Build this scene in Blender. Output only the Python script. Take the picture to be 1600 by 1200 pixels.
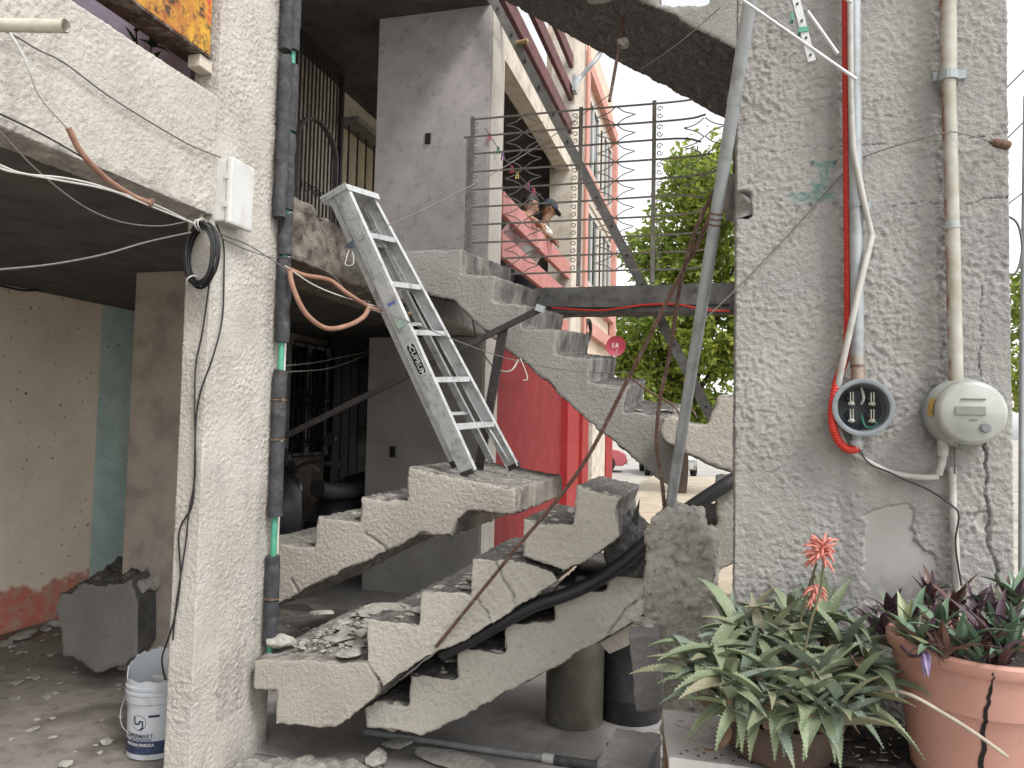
import bpy, bmesh, math, random
import numpy as np
from mathutils import Vector, Matrix, Euler
random.seed(7); np.random.seed(7)
for o in list(bpy.data.objects): bpy.data.objects.remove(o)
scene = bpy.context.scene
COL = scene.collection
# ------------------------------------------------------------------ camera
# world: X = away from the house front (to the street), Y = along the house front, Z = up
F_PX, H, YAW, PIT, ROLL = 1200.0, 1.65, math.radians(15.4), math.radians(3.1), math.radians(1.26)
_F0 = Vector((-math.sin(YAW), math.cos(YAW), 0)); _R0 = Vector((math.cos(YAW), math.sin(YAW), 0)); _U0 = Vector((0, 0, 1))
CF = _F0*math.cos(PIT) + _U0*math.sin(PIT); _UC = -_F0*math.sin(PIT) + _U0*math.cos(PIT)
CR = _R0*math.cos(ROLL) + _UC*math.sin(ROLL); CU = -_R0*math.sin(ROLL) + _UC*math.cos(ROLL)
CP = Vector((0, 0, H))
cd = bpy.data.cameras.new('camera'); cam = bpy.data.objects.new('camera', cd); COL.objects.link(cam)
cd.sensor_width = 36; cd.lens = 36*F_PX/1600; cd.clip_start = .05; cd.clip_end = 2000
cam.matrix_world = Matrix(((CR.x, CU.x, -CF.x, CP.x), (CR.y, CU.y, -CF.y, CP.y), (CR.z, CU.z, -CF.z, CP.z), (0, 0, 0, 1)))
scene.camera = cam
# ------------------------------------------------------------------ sky, sun, exposure
w = bpy.data.worlds.new('World'); scene.world = w; w.use_nodes = True
nt = w.node_tree; bg = nt.nodes['Background']
sky = nt.nodes.new('ShaderNodeTexSky'); sky.sky_type = 'NISHITA'; sky.sun_disc = False
SUN_EL, SUN_AZ = math.radians(52), math.radians(125)      # azimuth clockwise from +Y
sky.sun_elevation = SUN_EL; sky.sun_rotation = SUN_AZ; sky.air_density = 1.0; sky.dust_density = 1.5; sky.ozone_density = 1.0
hs = nt.nodes.new('ShaderNodeHueSaturation'); hs.inputs['Saturation'].default_value = .07
nt.links.new(sky.outputs[0], hs.inputs['Color']); nt.links.new(hs.outputs[0], bg.inputs[0]); bg.inputs[1].default_value = .15
sl = bpy.data.lights.new('sun', 'SUN'); so = bpy.data.objects.new('sun', sl); COL.objects.link(so)
sl.energy = 1.2; sl.angle = math.radians(16); sl.color = (1, .985, .965)
sd = Vector((math.sin(SUN_AZ)*math.cos(SUN_EL), math.cos(SUN_AZ)*math.cos(SUN_EL), math.sin(SUN_EL)))
so.rotation_euler = sd.to_track_quat('Z', 'Y').to_euler()
scene.view_settings.view_transform = 'Standard'; scene.view_settings.look = 'None'
scene.view_settings.gamma = 1; scene.view_settings.use_curve_mapping = False
scene.view_settings.exposure = 1.12
# ------------------------------------------------------------------ geometry helpers
def PX(x, y, X=None, Y=None, Z=None, T=None):
    """point of the place seen at photograph pixel (x, y) on a known plane of the building"""
    d = CF + CR*((x-800)/F_PX) - CU*((y-600)/F_PX)
    if X is not None: t = (X-CP.x)/d.x
    elif Y is not None: t = (Y-CP.y)/d.y
    elif Z is not None: t = (Z-CP.z)/d.z
    else: t = T
    return CP + d*t
def V(*a): return Vector(a)
def smooth_path(pts, n=6):
    pts = [Vector(p) for p in pts]
    if len(pts) < 3: return pts
    P = [pts[0]*2-pts[1]] + pts + [pts[-1]*2-pts[-2]]; out = []
    for i in range(1, len(P)-2):
        a, b, c, d = P[i-1:i+3]
        for k in range(n):
            t = k/n
            out.append(.5*((2*b)+(c-a)*t+(2*a-5*b+4*c-d)*t*t+(3*b-a-3*c+d)*t**3))
    out.append(pts[-1]); return out
def hashn(ix, iy, iz, seed):
    h = (ix.astype(np.int64)*374761393 + iy.astype(np.int64)*668265263 + iz.astype(np.int64)*2147483647 + seed*1274126177) & 0xffffffff
    h = ((h ^ (h >> 13))*1274126177) & 0xffffffff
    h = ((h ^ (h >> 16))*2246822519) & 0xffffffff
    return ((h ^ (h >> 15)) & 0xffffff)/float(0xffffff)
def vnoise(P, freq, seed=0):
    Q = np.asarray(P, dtype=np.float64)*freq; I = np.floor(Q); f = Q-I; f = f*f*(3-2*f); I = I.astype(np.int64)
    r = 0
    for dx in (0, 1):
        for dy in (0, 1):
            for dz in (0, 1):
                wgt = (f[:, 0] if dx else 1-f[:, 0])*(f[:, 1] if dy else 1-f[:, 1])*(f[:, 2] if dz else 1-f[:, 2])
                r = r + wgt*hashn(I[:, 0]+dx, I[:, 1]+dy, I[:, 2]+dz, seed)
    return r*2-1
def pnoise(P, freq, seed=0):
    Q = np.asarray(P, dtype=np.float64)*freq; Q = Q @ np.array([[.80, .36, -.48], [-.6, .48, -.64], [0, .8, .6]]); I = np.floor(Q); f = Q-I; u = f*f*f*(f*(f*6-15)+10); I = I.astype(np.int64); r = 0
    for dx in (0, 1):
        for dy in (0, 1):
            for dz in (0, 1):
                h = hashn(I[:, 0]+dx, I[:, 1]+dy, I[:, 2]+dz, seed)*6.2832; z = hashn(I[:, 0]+dx, I[:, 1]+dy, I[:, 2]+dz, seed+77)*2-1; q = np.sqrt(1-z*z)
                g = np.cos(h)*q*(f[:, 0]-dx)+np.sin(h)*q*(f[:, 1]-dy)+z*(f[:, 2]-dz)
                r = r+g*(u[:, 0] if dx else 1-u[:, 0])*(u[:, 1] if dy else 1-u[:, 1])*(u[:, 2] if dz else 1-u[:, 2])
    return r*1.6
def stipple(P, amp, seed):
    n = pnoise(P, 58, seed); m = pnoise(P, 105, seed+1)
    return amp*(1.5*np.clip(n+.15*m, -.05, .5)+.7*m)*(.75+.6*np.clip(pnoise(P, 4, seed+5)+.3*pnoise(P, 11, seed+6), -.8, 1))
def dist_poly(A, line):
    A = np.asarray(A); best = np.full(len(A), 1e9)
    for p, q in zip(line[:-1], line[1:]):
        p = np.array(p); q = np.array(q); d = q-p; L = (d*d).sum()
        t = np.clip(((A-p)@d)/L, 0, 1); best = np.minimum(best, np.linalg.norm(A-(p+t[:, None]*d), axis=1))
    return best
def in_poly(A, poly):
    A = np.asarray(A); x, y = A[:, 0], A[:, 1]; r = np.zeros(len(A), bool); n = len(poly)
    for i in range(n):
        x1, y1 = poly[i]; x2, y2 = poly[(i+1) % n]
        c = (y1 > y) != (y2 > y)
        r ^= c & (x < (x2-x1)*(y-y1)/((y2-y1) or 1e-9)+x1)
    return r
def wloc(o):
    v = Vector((0, 0, 0))
    while o: v = v+o.location; o = o.parent
    return v
def link(ob, parent=None):
    COL.objects.link(ob)
    if parent: ob.parent = parent
    return ob
def tag(o, label=None, cat=None, group=None, kind=None):
    if label: o['label'] = label
    if cat: o['category'] = cat
    if group: o['group'] = group
    if kind: o['kind'] = kind
    return o
def thing(name, label, cat, loc, group=None):
    o = bpy.data.objects.new(name, None); o.location = loc; o.empty_display_size = .05; COL.objects.link(o)
    return tag(o, label, cat, group)
class MB:
    def __init__(s): s.v = []; s.f = []
    def add(s, vs, fs):
        n = len(s.v); s.v += [Vector(q) for q in vs]; s.f += [tuple(i+n for i in f) for f in fs]; return s
    def box(s, a, b):
        (x0, y0, z0), (x1, y1, z1) = a, b
        return s.add([(x0,y0,z0),(x1,y0,z0),(x1,y1,z0),(x0,y1,z0),(x0,y0,z1),(x1,y0,z1),(x1,y1,z1),(x0,y1,z1)],
                     [(0,3,2,1),(4,5,6,7),(0,1,5,4),(1,2,6,5),(2,3,7,6),(3,0,4,7)])
    def bar(s, p, q, w, t, up=(0, 0, 1)):
        p, q = Vector(p), Vector(q); d = (q-p).normalized(); up = Vector(up)
        a = d.cross(up)
        if a.length < 1e-4: a = d.cross(Vector((0, 1, 0)))
        a.normalize(); b = a.cross(d).normalized(); a = a*w/2; b = b*t/2
        return s.add([p-a-b, p+a-b, p+a+b, p-a+b, q-a-b, q+a-b, q+a+b, q-a+b],
                     [(0,1,2,3),(7,6,5,4),(0,4,5,1),(1,5,6,2),(2,6,7,3),(3,7,4,0)])
    def tube(s, pts, r, n=8, cap=True, closed=False):
        pts = [Vector(p) for p in pts]; m = len(pts); rs = r if isinstance(r, (list, tuple)) else [r]*m
        rings = []; prev = None
        for i, p in enumerate(pts):
            if closed: d = pts[(i+1) % m]-pts[i-1]
            else: d = pts[min(i+1, m-1)]-pts[max(i-1, 0)]
            d.normalize()
            if prev is None:
                a = d.cross(Vector((0, 0, 1)) if abs(d.z) < .9 else Vector((1, 0, 0)))
            else: a = prev-d*prev.dot(d)
            a.normalize(); prev = a; b = d.cross(a)
            rings.append([p+(a*math.cos(2*math.pi*k/n)+b*math.sin(2*math.pi*k/n))*rs[i] for k in range(n)])
        vs = [q for R in rings for q in R]; fs = []
        for i in range(m if closed else m-1):
            j = (i+1) % m
            for k in range(n): fs.append((i*n+k, i*n+(k+1) % n, j*n+(k+1) % n, j*n+k))
        if cap and not closed: fs += [tuple(range(n))[::-1], tuple((m-1)*n+k for k in range(n))]
        return s.add(vs, fs)
    def lathe(s, prof, c=(0, 0, 0), n=24, M=None, cap=True):
        c = Vector(c); vs = []
        for r, z in prof:
            for k in range(n):
                a = 2*math.pi*k/n; q = Vector((r*math.cos(a), r*math.sin(a), z)); vs.append((M @ q if M else q)+c)
        fs = []; m = len(prof)
        for i in range(m-1):
            for k in range(n): fs.append((i*n+k, i*n+(k+1) % n, (i+1)*n+(k+1) % n, (i+1)*n+k))
        if cap:
            if prof[0][0] > 1e-5: fs.append(tuple(range(n))[::-1])
            if prof[-1][0] > 1e-5: fs.append(tuple((m-1)*n+k for k in range(n)))
        return s.add(vs, fs)
    def prism(s, poly, vec):
        poly = [Vector(p) for p in poly]; n = len(poly); vec = Vector(vec)
        return s.add(poly+[p+vec for p in poly], [tuple(range(n)), tuple(range(2*n-1, n-1, -1))]+[(i, n+i, n+(i+1) % n, (i+1) % n) for i in range(n)])
    def quad(s, a, b, c, d): return s.add([a, b, c, d], [(0, 1, 2, 3)])
    def mesh(s, name, mat, smooth=False, recalc=True, off=(0, 0, 0)):
        me = bpy.data.meshes.new(name); off = Vector(off)
        me.from_pydata([tuple(v-off) for v in s.v], [], s.f)
        if recalc:
            bm = bmesh.new(); bm.from_mesh(me); bmesh.ops.recalc_face_normals(bm, faces=bm.faces); bm.to_mesh(me); bm.free()
        if mat: me.materials.append(mat)
        if smooth: shade(me)
        return me
    def build(s, name, mat, parent=None, smooth=False, bevel=0, recalc=True):
        zs = min(v.z for v in s.v)
        o = Vector(((min(v.x for v in s.v)+max(v.x for v in s.v))/2, (min(v.y for v in s.v)+max(v.y for v in s.v))/2, zs))
        me = s.mesh(name, mat, smooth, recalc, o)
        if bevel:
            bm = bmesh.new(); bm.from_mesh(me)
            ed = [e for e in bm.edges if len(e.link_faces) == 2 and e.calc_face_angle(0) > .5]
            bmesh.ops.bevel(bm, geom=ed, offset=bevel, segments=2, affect='EDGES', profile=.6); bm.to_mesh(me); bm.free()
        ob = bpy.data.objects.new(name, me); ob.location = o-(wloc(parent) if parent else Vector((0, 0, 0)))
        return link(ob, parent)
def shade(me, ang=40):
    bm = bmesh.new(); bm.from_mesh(me)
    for f in bm.faces: f.smooth = True
    for e in bm.edges:
        e.smooth = not (len(e.link_faces) == 2 and e.calc_face_angle(0) > math.radians(ang))
    bm.to_mesh(me); bm.free()
def np_mesh(name, co, faces, mat, parent=None, smooth=True, masks=None):
    co = np.asarray(co, float); o = Vector(((co[:, 0].min()+co[:, 0].max())/2, (co[:, 1].min()+co[:, 1].max())/2, co[:, 2].min()))
    me = bpy.data.meshes.new(name); me.from_pydata((co-np.array(o)).tolist(), [], faces.tolist() if hasattr(faces, 'tolist') else faces)
    if smooth: me.polygons.foreach_set('use_smooth', np.ones(len(me.polygons), bool))
    if masks is not None:
        at = me.color_attributes.new('mask', 'FLOAT_COLOR', 'POINT')
        at.data.foreach_set('color', np.concatenate([masks, np.ones((len(masks), 1))], 1).astype(np.float32).ravel())
    me.materials.append(mat)
    ob = bpy.data.objects.new(name, me); ob.location = o-(wloc(parent) if parent else Vector((0, 0, 0)))
    return link(ob, parent)
def remeshed(mb, voxel, fn, name, mat, parent=None, smooth=True):
    """a solid remeshed to small faces and roughened by fn(co, normals) -> co"""
    me = mb.mesh('tmp', None); ob = bpy.data.objects.new('tmp', me); COL.objects.link(ob)
    md = ob.modifiers.new('r', 'REMESH'); md.mode = 'VOXEL'; md.voxel_size = voxel
    dg = bpy.context.evaluated_depsgraph_get(); ev = ob.evaluated_get(dg); m2 = ev.to_mesh()
    n = len(m2.vertices); co = np.empty(n*3, np.float32); m2.vertices.foreach_get('co', co); co = co.reshape(-1, 3).astype(float)
    no = np.array([tuple(v.normal) for v in m2.vertices])
    fs = np.array([tuple(p.vertices) for p in m2.polygons])
    ev.to_mesh_clear(); bpy.data.objects.remove(ob); bpy.data.meshes.remove(me)
    co = fn(co, no)
    return np_mesh(name, co, fs, mat, parent, smooth)
def text_mesh(body, size, depth=.0006, bold=0.0):
    cu = bpy.data.curves.new('t', 'FONT'); cu.body = body; cu.size = size; cu.extrude = depth; cu.offset = bold
    cu.align_x = 'CENTER'; cu.align_y = 'CENTER'; cu.resolution_u = 3
    ob = bpy.data.objects.new('t', cu); COL.objects.link(ob)
    dg = bpy.context.evaluated_depsgraph_get(); me = bpy.data.meshes.new_from_object(ob.evaluated_get(dg))
    bpy.data.objects.remove(ob); bpy.data.curves.remove(cu); return me
# ------------------------------------------------------------------ material helpers
def lin(c):
    if isinstance(c, str):
        c = c.lstrip('#'); c = [int(c[i:i+2], 16)/255 for i in (0, 2, 4)]
    return tuple(x/12.92 if x <= .04045 else ((x+.055)/1.055)**2.4 for x in c)+(1,)
class NM:
    def __init__(s, name):
        s.m = bpy.data.materials.new(name); s.m.use_nodes = True; s.t = s.m.node_tree; s.b = s.t.nodes['Principled BSDF']
        s.co = s.t.nodes.new('ShaderNodeNewGeometry')
    def n(s, typ, **kw):
        nd = s.t.nodes.new(typ)
        for k, v in kw.items():
            if k in nd.inputs.keys(): nd.inputs[k].default_value = v
            else: setattr(nd, k, v)
        return nd
    def l(s, a, b): s.t.links.new(a, b)
    def noise(s, scale, detail=4, rough=.55, vec=None):
        nd = s.n('ShaderNodeTexNoise', Scale=scale, Detail=detail, Roughness=rough); s.l(vec or s.co.outputs['Position'], nd.inputs['Vector']); return nd.outputs[0]
    def ramp(s, fac, a, b, ca=0., cb=1.):
        nd = s.n('ShaderNodeMapRange'); nd.inputs[1].default_value = a; nd.inputs[2].default_value = b; nd.inputs[3].default_value = ca; nd.inputs[4].default_value = cb
        s.l(fac, nd.inputs[0]); return nd.outputs[0]
    def mix(s, fac, a, b, mode='MIX'):
        nd = s.n('ShaderNodeMix', data_type='RGBA', blend_type=mode)
        if isinstance(fac, float): nd.inputs[0].default_value = fac
        else: s.l(fac, nd.inputs[0])
        for i, c in ((6, a), (7, b)):
            if isinstance(c, (tuple, list, str)): nd.inputs[i].default_value = lin(c) if isinstance(c, str) else c
            else: s.l(c, nd.inputs[i])
        return nd.outputs[2]
    def math(s, op, a, b=0.):
        nd = s.n('ShaderNodeMath', operation=op)
        for i, c in ((0, a), (1, b)):
            if isinstance(c, (int, float)): nd.inputs[i].default_value = c
            else: s.l(c, nd.inputs[i])
        return nd.outputs[0]
    def sep(s, v):
        nd = s.n('ShaderNodeSeparateXYZ'); s.l(v, nd.inputs[0]); return nd.outputs
    def col(s, c):
        if isinstance(c, str): s.b.inputs['Base Color'].default_value = lin(c)
        else: s.l(c, s.b.inputs['Base Color'])
        return s
    def rough(s, r):
        if isinstance(r, (int, float)): s.b.inputs['Roughness'].default_value = r
        else: s.l(r, s.b.inputs['Roughness'])
        return s
    def bump(s, h, dist=.005, strength=1.):
        nd = s.n('ShaderNodeBump'); nd.inputs['Strength'].default_value = strength; nd.inputs['Distance'].default_value = dist
        s.l(h, nd.inputs['Height']); s.l(nd.outputs[0], s.b.inputs['Normal']); return s
_cache = {}
def M(name, c1, c2=None, scale=8., rough=.85, bump=0., bscale=120., metal=0., spec=None, dirt=None, dscale=3., damt=(.5, .75), speck=None):
    """surface with two tones, patches of dirt, dark specks and fine relief"""
    if name in _cache: return _cache[name]
    s = NM(name); c = s.mix(s.ramp(s.noise(scale), .35, .65), c1, c2) if c2 else s.mix(0., c1, c1)
    if dirt: c = s.mix(s.ramp(s.noise(dscale, 8, .65), *damt), c, dirt)
    if speck: c = s.mix(s.ramp(s.noise(speck[1], 3, .6), .66, .72), c, speck[0])
    s.col(c); s.rough(s.ramp(s.noise(scale*2), .3, .7, max(rough-.1, .05), min(rough+.08, 1)))
    s.b.inputs['Metallic'].default_value = metal
    if spec is not None: s.b.inputs['Specular IOR Level'].default_value = spec
    if bump: s.bump(s.noise(bscale, 6, .6), bump)
    _cache[name] = s.m; return s.m
def stucco_mat(name, c1, c2, dirtc, smooth_c=None, teal_c=None, grime=.5):
    s = NM(name); p = s.co.outputs['Position']
    c = s.mix(s.ramp(s.noise(2.2, 6, .6), .35, .68), c1, c2)
    c = s.mix(s.ramp(s.noise(30, 5, .6), .5, .8, 0, .35), c, dirtc)
    st = s.n('ShaderNodeMapping'); st.inputs['Scale'].default_value = (9, 9, .7); s.l(p, st.inputs[0])
    c = s.mix(s.ramp(s.noise(1., 6, .6, st.outputs[0]), .52, .78, 0, grime), c, dirtc)
    c = s.mix(s.ramp(s.noise(6, 9, .7), .6, .72, 0, .35), c, '#c9c5bd')
    if smooth_c:
        at = s.n('ShaderNodeAttribute', attribute_name='mask'); r = s.sep(at.outputs['Vector'])
        c = s.mix(r[0], c, smooth_c)
        c = s.mix(s.math('MULTIPLY', r[1], s.ramp(s.noise(60, 4), .35, .6)), c, teal_c or smooth_c)
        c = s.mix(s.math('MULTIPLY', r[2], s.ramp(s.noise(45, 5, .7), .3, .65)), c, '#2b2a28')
    s.col(c); s.rough(.93); s.b.inputs['Specular IOR Level'].default_value = .25
    vo = s.n('ShaderNodeTexVoronoi', Scale=130.); s.l(p, vo.inputs['Vector']); h = s.math('ADD', s.noise(85, 8, .72), s.math('MULTIPLY', vo.outputs['Distance'], -.25)); h = s.math('MULTIPLY', h, s.ramp(s.noise(4, 4), .3, .7, .45, 1.25))
    if smooth_c: h = s.math('MULTIPLY', h, s.ramp(r[0], 0, .8, 1, .06))
    s.bump(h, .010, .9)
    return s.m
def stair_mat(name, side, side2, tread, riser, dark):
    """plastered sides, bare poured treads and trowelled risers: told apart by which way the face looks"""
    s = NM(name); nx, ny, nz = s.sep(s.co.outputs['Normal'])
    sd = s.mix(s.ramp(s.noise(3, 6, .6), .35, .68), side, side2); sd = s.mix(s.ramp(s.noise(40, 5, .65), .55, .75, 0, .35), sd, dark)
    tr = s.mix(s.ramp(s.noise(14, 8, .7), .38, .66), tread, dark); tr = s.mix(s.ramp(s.noise(70, 4, .6), .6, .68, 0, .7), tr, '#b9b6ae')
    ri = s.mix(s.ramp(s.noise(5, 6, .6), .3, .7), riser, dark)
    c = s.mix(s.ramp(s.math('ABSOLUTE', ny), .45, .75), ri, sd)
    c = s.mix(s.ramp(s.math('ABSOLUTE', nz), .55, .8), c, tr)
    s.col(c); s.rough(.93); s.b.inputs['Specular IOR Level'].default_value = .07
    s.bump(s.math('ADD', s.noise(110, 8, .72), s.noise(45, 3, .6)), .011, .85)
    return s.m
# ------------------------------------------------------------------ materials
m_pillar = stucco_mat('grey_stucco', '#a2a09b', '#949290', '#6a6865', '#9b9995', '#4f7f78')
m_cream = stucco_mat('cream_stucco', '#c1bcb4', '#b5afa6', '#858079', '#c9c2b7', '#c9c2b7', .3)
m_flat = M('lavender_plaster', '#b8b2b1', '#a9a3a2', 5, .9, .003, 90, dirt='#6f6a68', dscale=9, damt=(.55, .8), speck=('#4c4846', 60))
m_beigew = M('beige_wall', '#a8947f', '#998672', 4, .9, .003, 60, dirt='#7d6b5a', dscale=6, damt=(.55, .85), speck=('#4e4338', 22))
m_conc = M('concrete', '#8f8c86', '#7b7873', 9, .93, .006, 70, dirt='#5e5b56', dscale=14)
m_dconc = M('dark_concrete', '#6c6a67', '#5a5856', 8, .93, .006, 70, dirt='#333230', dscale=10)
m_ceil = M('dark_ceiling', '#5b5754', '#4a4744', 3, .95, .003, 50, dirt='#393633', dscale=5)  # dark slab tone with random darker patches
m_ochre = M('ochre_wall', '#96703e', '#84602f', 4, .9, .003, 60)
m_lilac = M('lilac_wall', '#a59bb0', '#958ca0', 4, .9, .003, 60)
m_taupe = M('taupe_plaster', '#a89e94', '#988e84', 4, .92, .003, 60, dirt='#7d736a', dscale=4)
m_red = M('red_paint', '#7a1517', '#701214', 2, .85, .001, 60, dirt='#5e0f11', dscale=6)
m_brightred = M('bright_red_paint', '#92201f', '#861b1b', 3, .7, .002, 60)
m_pink = M('salmon_panel', '#b67a74', '#a86c66', 2, .6, .001, 60, dirt='#9a5a52', dscale=5)
m_pink_shaded = M('salmon_panel_shaded', '#5c3331', '#4e2a29', 3, .7)  # upper salmon boards: shade seen from below put into the colour
m_peach = M('peach_wall', '#cbbcab', '#bfae9c', 3, .85, .002, 60)
m_rose = M('rose_trim', '#c29084', '#b48276', 3, .8)
m_creamp = M('cream_paint', '#c4bcae', '#b6ad9f', 3, .85, .002, 60, dirt='#8c806c', dscale=5)
m_steel = M('dark_iron', '#2b2a2a', '#1f1e1e', 12, .6, .001, 200, dirt='#4a3a30', dscale=25)
m_rail = M('rusty_rail_iron', '#8a8680', '#75706a', 20, .65, .001, 200, metal=.0, dirt='#5f4535', dscale=30)
m_rust = M('rebar_rust', '#6d5347', '#533d33', 30, .9, .002, 200, dirt='#8a7a70', dscale=40)
m_alu = M('aluminium', '#c4c6c5', '#b5b7b7', 15, .45, .0006, 220, metal=.15, dirt='#86847f', dscale=12)
m_galv = M('galvanised_pipe', '#a3a8aa', '#92989a', 8, .45, .0006, 120, metal=.1, dirt='#6f706c', dscale=10)
m_pvc = M('grey_pvc', '#b3b2ac', '#a5a39d', 10, .55, 0, dirt='#85827b', dscale=14)
m_wpvc = M('white_pvc', '#cbc7bc', '#bdb8ab', 10, .5, 0, dirt='#98917f', dscale=14)
m_foam = M('black_foam', '#3c3d40', '#2e2f32', 14, .85, .003, 90, dirt='#575552', dscale=20)
m_green = M('green_pipe', '#4f9a80', '#448a72', 20, .5)
m_black = M('black_cable', '#1b1b1d', '#232325', 40, .5)
m_wire = M('grey_cable', '#6f6c67', '#5e5b57', 40, .6)
m_white = M('white_plastic', '#c9c9c6', '#bfbfbc', 6, .45, 0, dirt='#a7a49b', dscale=9)
m_wcable = M('white_cable', '#c3c2bd', '#b3b2ac', 40, .5)
m_orange = M('orange_hose', '#9a7562', '#866350', 14, .6, .001, 150, dirt='#7a5442', dscale=20)
m_redtube = M('red_conduit', '#c23224', '#b22a1e', 20, .5)
m_glass = NM('dark_glass').col('#20262a').rough(.08).m
# ------------------------------------------------------------------ ground
def ground_mat(name, a, b, wet, dirt, sc=1.):
    s = NM(name); c = s.mix(s.ramp(s.noise(2.5*sc, 8, .65), .35, .65), a, b)
    c = s.mix(s.ramp(s.noise(9*sc, 8, .7), .52, .7, 0, .8), c, dirt); wm = s.ramp(s.noise(1.4*sc, 5, .55), .5, .58)
    c = s.mix(wm, c, wet); c = s.mix(s.ramp(s.noise(120, 3, .6), .63, .68, 0, .6), c, '#8f8b83')
    s.col(c); s.rough(s.ramp(wm, 0, 1, .9, .45)); s.bump(s.noise(60, 8, .7), .006); return s.m
g = MB().quad((-400, -400, 0), (400, -400, 0), (400, 400, 0), (-400, 400, 0)).build('ground', M('street_ground', '#b3ada3', '#a69f95', 2, .95, .006, 40, dirt='#6c665e', dscale=1.2)); tag(g, kind='structure')
g = MB().quad((-5.3, -3, .004), (-2.6, -3, .004), (-2.6, 6.2, .004), (-5.3, 6.2, .004)).build('garage_floor', ground_mat('wet_cement', '#938d85', '#7f7971', '#68635c', '#4c4741')); tag(g, kind='structure')
g = MB().quad((-2.6, 1.2, .0045), (1.4, 1.2, .0045), (1.4, 3.42, .0045), (-2.6, 3.42, .0045)).build('yard_paving', ground_mat('dusty_yard', '#a19d97', '#8e8a84', '#7d7974', '#5b5752', 2.)); tag(g, kind='structure')
g = MB().quad((-2.6, 3.42, .008), (.6, 3.42, .008), (.6, 7.58, .008), (-2.6, 7.58, .008)).build('stairwell_floor', ground_mat('grey_cement_floor', '#9c9894', '#8e8a86', '#7d7975', '#6d6965', .7)); tag(g, kind='structure')
g = MB().quad((-4.7, 6.2, .006), (-2.42, 6.2, .006), (-2.42, 15.5, .006), (-4.7, 15.5, .006)).build('hall_floor', bpy.data.materials['grey_cement_floor']); tag(g, kind='structure')
wk = MB().box((-2.2, 7.6, .0), (.9, 26, .12)).build('pavement', M('pale_paving', '#b8ab98', '#a89b88', 2, .95, .004, 50, dirt='#8f8372', dscale=3), bevel=.01); tag(wk, kind='structure')
rd = MB().quad((-40, 26.4, .004), (40, 26.4, .004), (40, 60, .004), (-40, 60, .004)).build('road', M('pale_road', '#a9a59f', '#99958f', 1, .95, .004, 40)); tag(rd, kind='structure')
# ------------------------------------------------------------------ stucco sheets with real grain
def sweep(name, loop, dense, s0, s1, step, conv, fn, mat, parent):
    pts = []; nr = []; n = len(loop)
    en = []
    for i in range(n):
        p, q = Vector(loop[i]), Vector(loop[(i+1) % n]); d = (q-p).normalized(); en.append(Vector((d.y, -d.x)))
    for i in range(n):
        p, q = Vector(loop[i]), Vector(loop[(i+1) % n]); L = (q-p).length; k = max(1, int(L/step)) if i in dense else 1
        for j in range(k):
            pts.append(p+(q-p)*j/k); nr.append(en[i] if j else (en[i]+en[i-1]).normalized()*.6)
    m = len(pts); ns = int((s1-s0)/step)+1; S = np.linspace(s0, s1, ns)
    A = np.array([tuple(p) for p in pts]); N = np.array([tuple(p) for p in nr])
    a = np.tile(A[:, 0], ns); b = np.tile(A[:, 1], ns); na = np.tile(N[:, 0], ns); nb = np.tile(N[:, 1], ns); s = np.repeat(S, m)
    co = conv(a, b, s); no = conv(na, nb, np.zeros_like(s)); d, mk = fn(co)
    co = co+no*d[:, None]
    i = np.arange(ns-1)[:, None]*m; k = np.arange(m)[None, :]; k2 = (k+1) % m
    fs = np.stack([i+k, i+k2, i+m+k2, i+m+k], -1).reshape(-1, 4)
    return np_mesh(name, co, fs, mat, parent, True, mk)
def grain(P, amp=.0035, seed=1):
    return stipple(P, amp*1.15, seed) + .0035*pnoise(P, 5, seed+3)
YP, XF = 2.5, -2.22
def pz(x, y): p = PX(x, y, Y=YP); return (p.x, p.z)
cracks = [([(1535,440),(1530,490),(1536,520),(1530,560),(1533,605)], .002), ([(1538,690),(1541,740),(1539,770),(1546,800),(1542,850),(1555,872),(1557,905),(1553,960)], .0042),
          ([(1152,236),(1190,233),(1220,240),(1262,228),(1300,233),(1330,226),(1400,224),(1470,211),(1530,214),(1580,204)], .0016),
          ([(1395,322),(1440,316),(1500,319),(1540,311),(1580,309)], .0018), ([(1546,800),(1525,803),(1520,815)], .002)]
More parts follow.
